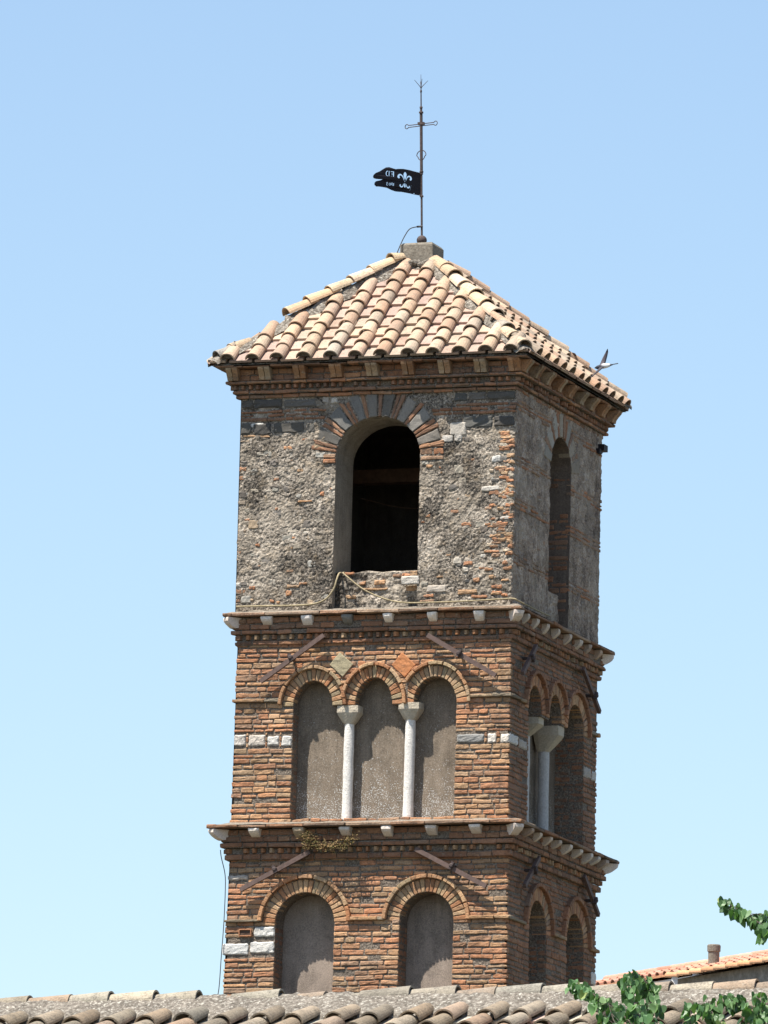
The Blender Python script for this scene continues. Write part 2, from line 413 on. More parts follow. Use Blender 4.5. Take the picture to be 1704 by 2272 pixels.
def reveal(mb, fr, h, n0, n1, jambs=True):
    """soffit, sill and jambs from n0 back to n1"""
    def q(a, va, b, vb): mb.add([fr.P(a, va, n0), fr.P(b, vb, n0), fr.P(b, vb, n1), fr.P(a, va, n1)], [(0, 1, 2, 3)])
    us = h.samples()
    for a, b in zip(us, us[1:]):
        if b-a < 1e-6: continue
        m = (a+b)/2; inside = any(abs(m-c) <= w for c, w, _, _ in h.bays)
        if inside: q(a, h.top(a), b, h.top(b))
        else:
            q(a, h.mid, b, h.mid)
    if h.mid is not None:
        for c, w, sp, ri in h.bays:
            for s in (-1, 1):
                if sp > h.mid: q(c+s*w, h.mid, c+s*w, sp)
    if jambs:
        t = h.mid if h.mid is not None else None
        q(h.u0, h.sill, h.u0, h.bays[0][2]); q(h.u1, h.sill, h.u1, h.bays[-1][2])
    q(h.u0, h.sill, h.u1, h.sill)
def back_panel(mb, fr, h, n):
    us = h.samples(); pad = .03
    us = [h.u0-pad] + us + [h.u1+pad]
    for a, b in zip(us, us[1:]):
        if b-a < 1e-6: continue
        top = max(h.top(min(max(a, h.u0), h.u1)), h.top(min(max(b, h.u0), h.u1)), h.mid or 0) + pad
        K = 14
        vs = [h.sill-.02 + (top-h.sill+.02)*k/K for k in range(K+1)]
        P = []
        for v in vs:
            for x in (a, b): P.append(fr.P(x, v, n+.006*nz((x, v, n), 5)+.003*nz((x, v, n), 21)))
        mb.add(P, [(2*k, 2*k+1, 2*k+3, 2*k+2) for k in range(K)])
def jamb_frames(fr, h):
    L = Frame(fr.O+fr.U*h.u0, -fr.N, fr.V, fr.U, 0, 0)
    Rr = Frame(fr.O+fr.U*h.u1, fr.N, fr.V, -fr.U, 0, 0)
    return L, Rr
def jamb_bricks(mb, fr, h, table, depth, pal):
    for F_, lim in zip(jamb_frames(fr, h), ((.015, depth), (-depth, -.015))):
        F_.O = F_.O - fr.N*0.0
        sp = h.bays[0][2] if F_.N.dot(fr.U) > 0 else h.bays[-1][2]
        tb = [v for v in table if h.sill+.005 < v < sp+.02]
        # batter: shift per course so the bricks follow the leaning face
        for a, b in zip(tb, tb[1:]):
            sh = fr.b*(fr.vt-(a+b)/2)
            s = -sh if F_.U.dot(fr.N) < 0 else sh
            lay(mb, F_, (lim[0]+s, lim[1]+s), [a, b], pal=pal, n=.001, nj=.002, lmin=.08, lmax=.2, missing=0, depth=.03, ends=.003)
def arch_ring(mb, fr, bay, r0, r1, count, n, pal, depth=.1, a0=0.0, lim=None, hrj=.012, gap=.16, nj=.004):
    c, w, sp, ri = bay
    for k in range(count):
        t0 = a0 + (math.pi-2*a0)*(k+gap*.5)/count; t1 = a0 + (math.pi-2*a0)*(k+1-gap*.5)/count
        tj = rnd(-.008, .008)
        ro = r1 + rnd(-hrj, hrj*.6)
        pts = []
        for t, rr in ((t1, r0), (t0, r0), (t0, ro), (t1, ro)):
            t += tj
            x = (w+rr)*math.cos(t); y = (ri+rr)*math.sin(t)
            if lim is not None:
                lo, hi = lim
                x2 = min(max(x, lo-c), hi-c)
                x = x2
            pts.append((c+x, sp+y))
        a_, b_, c_, d_ = pts
        if abs(c_[0]-d_[0])+abs(c_[1]-d_[1]) < .008: continue
        stone(mb, fr, (a_, b_, c_, d_), n+rnd(-nj, nj), depth, pick(pal), nu=1, nv=3, edge=.005, jit=.003)
def hood(mb, fr, bay, r0, r1, n, pal, a0=0.0, lim=None, step=.16):
    c, w, sp, ri = bay
    cnt = max(6, int((math.pi-2*a0)*(w+r0)/step)); sub = 3
    for k in range(cnt):
        col = pick(pal)
        for j in range(sub):
            t0 = a0+(math.pi-2*a0)*(k+j/sub)/cnt; t1 = a0+(math.pi-2*a0)*(k+(j+1)/sub - (.08 if j == sub-1 else 0))/cnt
            pts = [(c+(w+rr)*math.cos(t), sp+(ri+rr)*math.sin(t)) for t, rr in ((t1, r0), (t0, r0), (t0, r1), (t1, r1))]
            if lim is not None and not (lim[0] <= (pts[0][0]+pts[1][0])/2 <= lim[1]): continue
            stone(mb, fr, pts, n+rnd(-.003, .003), .09, col, nu=1, nv=1, edge=.004, jit=.002)

# ---------------------------------------------------------------- brick storeys
def storey(name, hf, v0, v1, ox, oy, front_holes, side_holes, vis0, ring_r, hood_w, string_v, depth, panel_mat, pal_side, clips, nring, whites_f, whites_s):
    """hf(v): half size at height v"""
    h1, h0 = hf(v1), hf(v0); bat = (h0-h1)/(v1-v0)
    fr, sd = faces(h1, ox, oy, bat, v1)
    core = MB(); bricks = MB()
    lim_f = lambda v: (ox-hf(v), ox+hf(v)); lim_s = lambda v: (oy-hf(v)+.004, oy+hf(v))
    root = None
    table = course_table(vis0, v1)
    rec = []
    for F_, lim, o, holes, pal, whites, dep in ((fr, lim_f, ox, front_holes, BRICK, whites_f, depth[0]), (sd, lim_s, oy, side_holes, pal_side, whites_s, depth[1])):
        wall_panel(core, F_, o-h1+.008, o+h1-.008, vis0-.3, v1, holes, -.008)
        def exc(v, holes=holes, whites=whites, F_=F_):
            out = []
            for H in holes: out += H.excl(v, ring_r+.004)
            for a, b, c, d in whites:
                if c-.03 < v < d+.03: out.append((a-.004, b+.004))
            return out
        lay(bricks, F_, lim, table, exc, pal)
        for H in holes:
            reveal(core, F_, H, -.008, -dep-.03)
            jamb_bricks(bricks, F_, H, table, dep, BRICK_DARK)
        # string course at the springing
        segs = sub_intervals(lim(string_v), [(b[0]-b[1]-ring_r-hood_w*.4, b[0]+b[1]+ring_r+hood_w*.4) for H in holes for b in H.bays])
        if len(front_holes) == 1: segs = [segs[0], segs[-1]]
        for a, b in segs:
            a -= .022 if a < o-h1+.1 else 0; b += .022 if b > o+h1-.1 else 0
            lay(bricks, F_, (a, b), [string_v-.02, string_v+.022], pal=[((.36, .25, .15), 2), ((.25, .2, .14), 2), ((.42, .25, .13), 1)], n=.038, nj=.004, joint=.005, lmin=.2, lmax=.4, depth=.08, missing=0, wob=.003)
    # unseen left and rear faces, and the shaft down to the ground
    for F_ in (Frame((ox-h1, 0, 0), -Y, Z, -X, bat, v1), Frame((0, oy+h1, 0), -X, Z, Y, bat, v1)):
        o = -oy if F_.U.dot(Y) != 0 else -ox
        wall_panel(core, F_, o-h1, o+h1, vis0-.3, v1, [], 0)
        lay(bricks, F_, (o-h1, o+h1-.06), course_table(vis0, v1, .059, .004), pal=BRICK_DARK, lmin=.2, lmax=.32, n=.006)
    root = core.build(name, M_mortar, tower)
    bricks.build('brickwork', M_brick, root)
    for F_, holes, side in ((fr, front_holes, 0), (sd, side_holes, 1)):
        for H in holes:
            p = MB(); back_panel(p, F_, H, -depth[side]); p.build('infill_panel', panel_mat, root, smooth=True)
            for i, b in enumerate(H.bays):
                a = MB(); lim = clips[side].get(round(b[0], 3))
                pal = VOUS if not side else BRICK
                arch_ring(a, F_, b, .0, ring_r, nring, .004, pal, depth=depth[0]*.6, lim=lim)
                hl = None
                hood(a, F_, b, ring_r+.004, ring_r+hood_w, .046, pal if not side else BRICK_DARK, a0=.02, lim=lim)
                a.build('arch', M_vous, root)
    for F_, ws in ((fr, whites_f), (sd, whites_s)):
        for i, (a, b, c, d) in enumerate(ws):
            wm = MB(); dark = F_ is fr and i == 4 and name == 'upper_storey'
            stone(wm, F_, rect(a+.004, b-.004, c, d), .007, .06, (.24, .235, .22) if dark else pick(WHITE), nu=6, nv=4, rough=.007, edge=.010, jit=.010)
            wm.build('marble_block', M_marble, root)
    return root, fr, sd

hm = lambda v: 1.5415 + (9.234-v)*.0095
h_low = lambda v: 1.562 + (7.0-v)*.0184
# upper storey: three bays on each face
F3 = Hole([(-.646, .222, 8.60, .275), (.040, .208, 8.60, .295), (.728, .242, 8.60, .29)], 7.37, 8.60)
S3 = Hole([(-.655, .235, 8.62, .28), (.068, .215, 8.62, .285), (.795, .30, 8.60, .30)], 7.37, 8.60)
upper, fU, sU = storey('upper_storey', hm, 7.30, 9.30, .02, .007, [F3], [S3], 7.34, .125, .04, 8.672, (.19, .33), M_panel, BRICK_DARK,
    ({-.646: (-1.4, -.285), .04: (-.285, .42), .728: (.42, 1.5)}, {-.655: (-1.5, -.30), .068: (-.30, .39), .795: (.39, 1.5)}), 19,
    [(-1.53, -1.395, 8.19, 8.31), (-1.365, -1.175, 8.185, 8.30), (-1.15, -1.015, 8.185, 8.285), (-.99, -.87, 8.175, 8.285), (.985, 1.29, 8.17, 8.26), (1.325, 1.425, 8.165, 8.265), (1.47, 1.57, 8.16, 8.255)],
    [(-1.53, -1.25, 8.165, 8.265), (-1.22, -.93, 8.16, 8.25), (1.11, 1.36, 8.16, 8.27), (1.39, 1.55, 8.16, 8.26)])
FL = [Hole([(-.665, .333, 6.27, .325)], 5.2), Hole([(.70, .302, 6.27, .31)], 5.2)]
SL = [Hole([(-.50, .31, 6.27, .33)], 5.2), Hole([(.83, .31, 6.29, .33)], 5.2)]
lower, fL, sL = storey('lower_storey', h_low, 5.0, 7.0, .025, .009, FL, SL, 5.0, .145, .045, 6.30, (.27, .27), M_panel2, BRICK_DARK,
    ({}, {}), 23,
    [(-1.59, -1.29, 5.935, 6.055), (-1.275, -1.0, 5.95, 6.07), (-1.235, -1.0, 6.125, 6.23), (-1.555, -1.32, 6.74, 6.79)],
    [(1.42, 1.585, 5.93, 6.06)])
vb_ = MB()
for q in (rect(-1.40, -1.255, 6.196, 6.209), rect(-1.40, -1.255, 6.128, 6.141), rect(-1.40, -1.387, 6.141, 6.196), rect(-1.268, -1.255, 6.141, 6.196)):
    stone(vb_, fL, q, .026, .04, (.40, .19, .10), nu=3, nv=1, rough=.002, edge=.003, jit=.002)
stone(vb_, fL, rect(-1.388, -1.267, 6.14, 6.197), .013, .03, (.11, .07, .05), nu=2, nv=2, edge=.002)
vb_.build('vent_box', M_vous, lower)
# plain shaft down to the ground
sh = MB()
for F_ in (Frame((0, .009-1.6, 0), X, Z, -Y), Frame((.025+1.6, 0, 0), Y, Z, X), Frame((0, .009+1.6, 0), -X, Z, Y), Frame((.025-1.6, 0, 0), -Y, Z, -X)):
    o = .025 if abs(F_.U.x) > 0 else .009
    o *= (F_.U.x+F_.U.y)
    wall_panel(sh, F_, o-1.6, o+1.6, -7, 5.02, [], -.012)
shaft_root = sh.build('tower_base', M_mortar, tower)
sb = MB()
for F_ in (Frame((0, .009-1.6, 0), X, Z, -Y), Frame((.025+1.6, 0, 0), Y, Z, X)):
    o = .025 if abs(F_.U.x) > 0 else .009
    lay(sb, F_, (o-1.6, o+1.6), course_table(-7, 5.0, .066, .006), pal=BRICK, lmin=.16, lmax=.34, n=.004)
sb.build('brickwork', M_brick, shaft_root)

# columns with splayed impost capitals
def column(F_, u, cap_w, z0, zc, zt, rad, axis_n, tone, lean=0.0, capdepth=(.0, .2), flip=False):
    e = empty('column', tuple(F_.P(u, z0, axis_n) - Vector((0, 0, -7)))); e.parent = tower
    e.location = F_.P(u, z0, axis_n) - tower.location
    m = MB(); ax = (F_.U, -F_.N, Z)
    prof = []
    for i in range(15):
        t = i/14; rr = rad*(1.06 - .18*t + .05*math.sin(t*5+u*9)) + .004*nz((t*9, u*5, 1), 1.0)
        prof.append((rr, t*(zc-z0)))
    seg = 18; vs = []; fs = []
    for i, (rr, zz) in enumerate(prof):
        for k in range(seg):
            a = 2*math.pi*k/seg
            q = rr*(1+.05*nz((math.cos(a)*2, zz*6, math.sin(a)*2+u), 1.3))
            vs.append(F_.P(u+lean*zz, z0, axis_n) + F_.U*q*math.cos(a) + F_.N*q*math.sin(a) + Z*zz)
    for i in range(len(prof)-1):
        for k in range(seg):
            k2 = (k+1) % seg; fs.append((i*seg+k, i*seg+k2, (i+1)*seg+k2, (i+1)*seg+k))
    m.add(vs, fs, (tone[0], tone[1], tone[2]))
    m.build('shaft', M_marble, e, smooth=True)
    # capital: wide at the top along the wall thickness, narrow at the neck
    m = MB(); N1 = 9; vs = []; fs = []; rows = 8; uu = u+lean*(zc-z0)
    for j in range(rows+1):
        t = j/rows; zz = zc-.012 + (zt-zc+.012)*t
        s = min(1, t/.62); s = s**.85
        hw = rad*.95 + (cap_w/2-rad*.95)*s
        nf = axis_n + rad*1.05 + (capdepth[0]-axis_n-rad*1.05)*(s**1.15); nb = axis_n - rad*.95 + (-capdepth[1]-axis_n+rad*.95)*(s**1.1)
        loop = []
        for (su, sn) in ((-1, 1), (-.5, 1), (0, 1), (.5, 1), (1, 1), (1, .5), (1, 0), (1, -.5), (1, -1), (0, -1), (-1, -1), (-1, -.5), (-1, 0), (-1, .5)):
            cn = (nf+nb)/2 + sn*(nf-nb)/2; cu = uu + su*hw
            if abs(su) == 1 and abs(sn) == 1: cu -= su*.012; cn -= sn*.012
            d = .006*nz((cu, cn, zz), 14, u)
            loop.append(F_.P(cu+d, zz, cn+d))
        vs += loop
    L = 14
    for j in range(rows):
        for k in range(L): fs.append((j*L+k, j*L+(k+1) % L, (j+1)*L+(k+1) % L, (j+1)*L+k))
    fs.append(tuple(rows*L+k for k in range(L))); fs.append(tuple(range(L-1, -1, -1)))
    m.add(vs, fs, (.50, .43, .33))
    m.build('capital', M_marble, e)
    return e
WHT = (.74, .70, .64)
column(fU, -.262, .26, 7.37, 8.42, 8.60, .056, -.105, WHT, lean=.004)
column(fU, .425, .255, 7.37, 8.45, 8.62, .058, -.105, WHT, lean=.005)
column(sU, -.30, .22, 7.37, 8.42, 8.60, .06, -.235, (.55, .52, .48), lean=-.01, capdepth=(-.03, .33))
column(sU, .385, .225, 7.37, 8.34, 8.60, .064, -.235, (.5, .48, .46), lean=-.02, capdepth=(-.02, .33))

# lozenge tiles between the arches
for (u, v, col) in ((-.335, 9.042, (.36, .31, .2)), (.365, 9.022, (.48, .2, .085))):
    m = MB(); d = .135
    stone(m, fU, ((u-d*.98, v), (u+.02, v-d), (u+d, v), (u-.02, v+d)), .012, .05, col, nu=5, nv=5, rough=.004, edge=.004, jit=.004)
    o = m.build('lozenge_tile', M_vous, upper)
    o['label'] = 'pale yellowish lozenge tile' if col[0] < .4 else 'orange terracotta lozenge tile'

# iron tie-rod anchors
def anchor(F_, a, b, wv, parent, n=.085):
    m = MB()
    A = F_.P(a[0], a[1], n); B = F_.P(b[0], b[1], n); d = (B-A); L = d.length; d.normalize()
    s = F_.N.cross(d).normalized()
    rot = Matrix((d, s, F_.N)).transposed()
    box(m, (A+B)/2, (L/2, .024, .018), rot=rot)
    o = m.build('tie_anchor', M_bar, parent)
    m = MB(); W_ = F_.P(wv[0], wv[1], n)
    lathe(m, W_, [(.018, -.14), (.018, .02), (.026, .022), (.026, .045), (.015, .055)], 8, axis=(d, s, F_.N))
    box(m, W_+F_.N*.022, (.015, .042, .024), rot=rot)
    m.build('wedge', M_iron, o)
anchor(fU, (-1.215, 8.868), (-.515, 9.352), (-.875, 9.118), upper)
anchor(fU, (.655, 9.325), (1.43, 8.872), (1.02, 9.118), upper)
anchor(fL, (-1.372, 6.623), (-.60, 7.02), (-.984, 6.836), lower)
anchor(fL, (.585, 7.03), (1.385, 6.617), (1.0, 6.842), lower)
anchor(sU, (-.915, 9.29), (-1.385, 8.925), (-1.12, 9.125), upper)
anchor(sU, (.757, 9.296), (1.374, 8.902), (1.144, 9.05), upper)
anchor(sL, (-.729, 7.037), (-1.24, 6.667), (-.947, 6.87), lower)
anchor(sL, (.87, 7.04), (1.397, 6.674), (1.2, 6.81), lower)

# ---------------------------------------------------------------- string cornices with marble brackets
def bracket(F_, u, zt, w, p, hgt, col, parent, mat=None, skew=0.0, name='bracket'):
    m = MB(); mat = mat or M_bracket
    # side profile, top back to bottom back: short upright nose, then an underside sloping back to the wall
    prof = [(-.05, zt), (p-.004, zt), (p, zt-.012), (p*.98, zt-hgt*.34), (p*.80, zt-hgt*.58), (p*.52, zt-hgt*.80), (p*.26, zt-hgt*.95), (p*.12, zt-hgt), (-.05, zt-hgt)]
    js = [rnd(-.008, .008) for _ in range(4)]
    vs = []; fs = []; n = len(prof); Wn = 4
    for i in range(Wn+1):
        t = i/Wn; e = .008 if i in (0, Wn) else 0
        for j, (pn, pv) in enumerate(prof):
            q = .010*nz((u*3+t*2, pv*9, pn*9), 1.7)
            tap = 1 - .22*((zt-pv)/hgt)
            vs.append(F_.P(u+skew*pn+(t-.5)*w*tap+js[j % 4]*.5, pv+(e if j == n-1 else 0), pn-e+q))
    for i in range(Wn):
        for j in range(n-1): fs.append((i*n+j, i*n+j+1, (i+1)*n+j+1, (i+1)*n+j))
    fs.append(tuple(range(n-1, -1, -1))); fs.append(tuple(Wn*n+j for j in range(n)))
    m.add(vs, fs, col); m.build(name, mat, parent)
def slab_ring(mb, h, ox, oy, z0, z1, n_in, lmin, lmax, pal, nj=.006, wob=.004):
    """row of long flat tiles along the front and right edge of a ledge (h = half size)"""
    for F_, o in ((Frame((0, oy-h, 0), X, Z, -Y), ox), (Frame((ox+h, 0, 0), Y, Z, X), oy), (Frame((0, oy+h, 0), -X, Z, Y), -ox), (Frame((ox-h, 0, 0), -Y, Z, -X), -oy)):
        lay(mb, F_, (o-h, o+h), [z0, z1], pal=pal, n=0, nj=nj, lmin=lmin, lmax=lmax, joint=.006, depth=n_in, missing=0, wob=wob, ends=.004)
        vs = []
def under(mb, h, ox, oy, z0, h2):
    """flat underside ring closing a projecting course"""
    a = [(ox-h, oy-h), (ox+h, oy-h), (ox+h, oy+h), (ox-h, oy+h)]; b = [(ox-h2, oy-h2), (ox+h2, oy-h2), (ox+h2, oy+h2), (ox-h2, oy+h2)]
    vs = [(x, y, z0) for x, y in a+b]
    mb.add(vs, [(i, (i+1) % 4, 4+(i+1) % 4, 4+i) for i in range(4)])
def band(mb_core, mb, h, ox, oy, z0, z1, pal, courses=1, lmin=.12, lmax=.3, nj=.006, missing=.0, four=True):
    """a projecting brick band of half size h all round, with its top and underside"""
    frs = [(Frame((0, oy-h, 0), X, Z, -Y), ox), (Frame((ox+h, 0, 0), Y, Z, X), oy), (Frame((0, oy+h, 0), -X, Z, Y), -ox), (Frame((ox-h, 0, 0), -Y, Z, -X), -oy)]
    tb = [z0+(z1-z0)*i/courses for i in range(courses+1)]
    for F_, o in frs:
        lay(mb, F_, (o-h, o+h), tb, pal=pal, n=.004, nj=nj, lmin=lmin, lmax=lmax, depth=.06, missing=missing)
        wall_panel(mb_core, F_, o-h+.01, o+h-.01, z0+.004, z1-.004, [], -.010)
    under(mb_core, h-.01, ox, oy, z0+.004, 1.3); under(mb_core, h-.01, ox, oy, z1-.004, 1.3)
def dentils(mb, h, ox, oy, z0, z1, step, pal, size):
    """saw-tooth course: bricks set on the diagonal, their corners out"""
    for F_, o in ((Frame((0, oy-h, 0), X, Z, -Y), ox), (Frame((ox+h, 0, 0), Y, Z, X), oy), (Frame((0, oy+h, 0), -X, Z, Y), -ox), (Frame((ox-h, 0, 0), -Y, Z, -X), -oy)):
        n = int((2*h-.02)/step)
        for k in range(n):
            u = o-h+.02+(k+.5)*(2*h-.04)/n; s = size*rnd(.65, 1.1); out = rnd(-.018, .004)
            if random.random() < .12: continue
            zz0 = z0+.005+rnd(0, .004); zz1 = z1-.005-rnd(0, .004)
            vs = [F_.P(u-s, z, -.06) for z in (zz0, zz1)] + [F_.P(u-s*.9, z, -.035+out) for z in (zz0, zz1)] + [F_.P(u-.012, z, out) for z in (zz0, zz1)] + [F_.P(u+.012, z, out) for z in (zz0, zz1)] + [F_.P(u+s*.9, z, -.035+out) for z in (zz0, zz1)] + [F_.P(u+s, z, -.06) for z in (zz0, zz1)]
            fs = [(2*i, 2*i+2, 2*i+3, 2*i+1) for i in range(5)] + [(0, 2, 4, 6, 8, 10)[::-1], (1, 3, 5, 7, 9, 11)]
            mb.add(vs, fs, pick(pal))
def ledge(h_edge, h_wall, ox, oy, z_edge, z_wall, h_top):
    m = MB(); K = 36; ro = 4
    rings = []
    corners = [(-1, -1), (1, -1), (1, 1), (-1, 1)]
    for j in range(ro+1):
        t = j/ro; h = h_edge+(h_wall-h_edge)*t; z = z_edge+(z_wall-z_edge)*t
        loop = []
        for s in range(4):
            a = corners[s]; b = corners[(s+1) % 4]
            for k in range(K):
                q = k/K; x = (a[0]+(b[0]-a[0])*q)*h+ox; y = (a[1]+(b[1]-a[1])*q)*h+oy
                d = .012*nz((x, y, z), 7) + .008*nz((x, y, z), 19)
                loop.append((x+d*.5, y+d*.5, z+d*(1.1 if 0 < j else .3)))
        rings.append(loop)
    vs = [p for l in rings for p in l]; L = 4*K
    m.add(vs, [(j*L+k, j*L+(k+1) % L, (j+1)*L+(k+1) % L, (j+1)*L+k) for j in range(ro) for k in range(L)])
    return m
SLABP = [((.34, .20, .125), 3), ((.30, .155, .085), 2), ((.36, .25, .17), 2), ((.22, .15, .105), 1.4)]
def string_cornice(name, ox, oy, zs, slab, hb, levels, front_b, side_b, corner_b, cols, wall_h, ledge_z, ledge_h):
    core = MB(); br = MB()
    # levels: (z0, z1, half, kind)
    for z0, z1, h, kind in levels:
        if kind == 'dent':
            dentils(br, h, ox, oy, z0, z1, .098, [((.42, .2, .095), 2), ((.46, .3, .17), 1), ((.3, .16, .09), 1)], .036)
            for F_, o in ((Frame((0, oy-h, 0), X, Z, -Y), ox), (Frame((ox+h, 0, 0), Y, Z, X), oy)):
                wall_panel(core, F_, o-h+.05, o+h-.05, z0, z1, [], -.05)
        else: band(core, br, h, ox, oy, z0, z1, BRICK_DARK, courses=kind, missing=.02)
    slab_ring(br, slab, ox, oy, zs-.040, zs, .10, .3, .62, SLABP)
    under(core, slab-.012, ox, oy, zs-.034, 1.3)
    root = core.build(name, M_mortar, tower)
    br.build('brick_courses', M_brick, root)
    ledge(slab-.008, wall_h-.02, ox, oy, zs-.006, ledge_z, 0).build('ledge_mortar', M_ledge, root, smooth=True)
    F_ = Frame((0, oy-hb, 0), X, Z, -Y); S_ = Frame((ox+hb, 0, 0), Y, Z, X)
    for i, u in enumerate(front_b):
        c = cols.get(i, pick([((.70, .61, .53), 1), ((.76, .69, .61), 1)])); bracket(F_, u, zs-.046, rnd(.105, .135), (slab-hb-.012)*rnd(.9, 1.05), rnd(.085, .108), c, root)
    for u in side_b:
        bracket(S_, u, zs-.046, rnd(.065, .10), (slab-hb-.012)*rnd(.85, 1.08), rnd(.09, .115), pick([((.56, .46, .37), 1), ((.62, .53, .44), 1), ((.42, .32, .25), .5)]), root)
    q = math.sqrt(.5)
    D1 = Frame((ox-hb, oy-hb, 0), Vector((q, -q, 0)), Z, Vector((-q, -q, 0))); D2 = Frame((ox+hb, oy-hb, 0), Vector((q, q, 0)), Z, Vector((q, -q, 0)))
    D3 = Frame((ox+hb, oy+hb, 0), Vector((-q, q, 0)), Z, Vector((q, q, 0)))
    for D in (D1, D2, D3): bracket(D, 0, zs-.046, .115, (slab-hb)*1.1, .112, (.68, .57, .48), root)
    return root
corn1 = string_cornice('upper_cornice', .030, .010, 9.615, 1.685, 1.582,
    [(9.435, 9.575, 1.592, 2), (9.385, 9.435, 1.605, 1), (9.325, 9.385, 1.595, 'dent'), (9.270, 9.325, 1.568, 1)],
    [-1.163, -.705, -.255, .208, .704, 1.23], [-1.326, -.99, -.627, -.261, .133, .53, .877, 1.281], None, {2: (.2, .19, .17)}, 1.56, 9.652, 0)
corn2 = string_cornice('lower_cornice', .028, .010, 7.318, 1.765, 1.635,
    [(7.135, 7.275, 1.64, 2), (7.075, 7.135, 1.645, 1), (7.015, 7.075, 1.635, 'dent'), (6.945, 7.015, 1.602, 1)],
    [-1.213, -.711, -.194, .28, .772, 1.262], [-1.291, -.932, -.595, -.308, .057, .453, .80, 1.08, 1.36], None, {1: (.36, .28, .19)}, 1.575, 7.358, 0)

# ---------------------------------------------------------------- belfry
HB = 1.552
fB, sB = Frame((0, -HB, 0), X, Z, -Y), Frame((HB+.012, 0, 0), Y, Z, X)
FO = Hole([(.022, .477, 11.29, .43)], 9.60); SO = Hole([(.066, .368, 11.35, .37)], 9.60)
def rubble_face(F_, H, u0, u1, v0, v1, amp, cell=.0125):
    m = MB(); c, w, sp, ri = H.bays[0]
    us = []
    for a, b in ((u0, H.u0), (H.u0, H.u1), (H.u1, u1)):
        k = max(1, round((b-a)/cell)); us += [a+(b-a)*i/k for i in range(k)]
    us.append(u1); nv = round((v1-v0)/cell); vv = [v0+(v1-v0)*j/nv for j in range(nv+1)]
    idx = {}; vs = []; fs = []
    def vid(i, j):
        if (i, j) not in idx:
            u, v = us[i], vv[j]; p = (u, v, F_.O.x+F_.O.y)
            d = .010*nz(p, 3.0)+.007*nz(p, 9.0, 3)+.010*nz(p, 24.0, 7)+.010*nz(p, 46, 5)
            d *= amp
            e = min(u-u0, u1-u); 
            if e < .03: d -= (.03-e)*.35
            eo = .009*nz((v*1.0, 3.1, F_.O.x), 11) + .006*nz((v, 7.7, F_.O.x), 31)
            uu = u + (eo if i in (0, len(us)-1) else 0)
            idx[(i, j)] = len(vs); vs.append(F_.P(uu, v, d))
        return idx[(i, j)]
    for i in range(len(us)-1):
        um = (us[i]+us[i+1])/2
        for j in range(nv):
            vm = (vv[j]+vv[j+1])/2
            if H.u0 < um < H.u1 and H.sill < vm < H.top(um): continue
            fs.append((vid(i, j), vid(i+1, j), vid(i+1, j+1), vid(i, j+1)))
    m.add(vs, fs); return m
belfry = empty('belfry', (0, 0, 9.6+7)); belfry.parent = tower
front_wall = rubble_face(fB, FO, -HB, HB+.012, 9.60, 12.0, .72)
side_wall = rubble_face(sB, SO, -HB, HB, 9.60, 12.0, .75)
m = MB()
for F_ in (Frame((0, HB, 0), -X, Z, Y), Frame((-HB, 0, 0), -Y, Z, -X)): wall_panel(m, F_, -HB, HB, 9.6, 12.0, [], 0)
m.build('rear_wall', M_side, belfry)
m = MB(); TH = .58
reveal(m, fB, FO, .0, -TH); m.build('opening_reveal', M_jamb, belfry)
m = MB(); reveal(m, sB, SO, .0, -TH)
for F_, lim in zip(jamb_frames(sB, SO), ((.02, TH), (-TH, -.02))):
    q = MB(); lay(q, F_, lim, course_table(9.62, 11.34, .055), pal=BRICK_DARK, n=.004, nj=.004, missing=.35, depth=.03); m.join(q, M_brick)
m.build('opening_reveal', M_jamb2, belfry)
m = MB(); hi = HB-TH
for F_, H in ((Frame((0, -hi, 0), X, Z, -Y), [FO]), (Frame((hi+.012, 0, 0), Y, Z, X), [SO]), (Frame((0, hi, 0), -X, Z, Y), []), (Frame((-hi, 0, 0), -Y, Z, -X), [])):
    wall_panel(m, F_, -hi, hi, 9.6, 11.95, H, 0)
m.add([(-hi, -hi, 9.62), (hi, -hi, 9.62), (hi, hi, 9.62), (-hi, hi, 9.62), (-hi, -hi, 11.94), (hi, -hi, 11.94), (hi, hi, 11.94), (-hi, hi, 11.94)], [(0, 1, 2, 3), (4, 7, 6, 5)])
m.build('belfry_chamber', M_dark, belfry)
m = MB(); box(m, (0, .25, 11.38), (.96, .08, .075)); box(m, (.35, .05, 11.27), (.06, .88, .05)); m.build('timber_beam', M_wood, belfry)
m = MB(); tube(m, smoothline([(-.6, -.3, 11.06), (-.1, -.28, 10.94), (.35, -.3, 10.97), (.7, -.34, 11.2)]), .004, 6); m.build('inner_wire', M_wood, belfry)
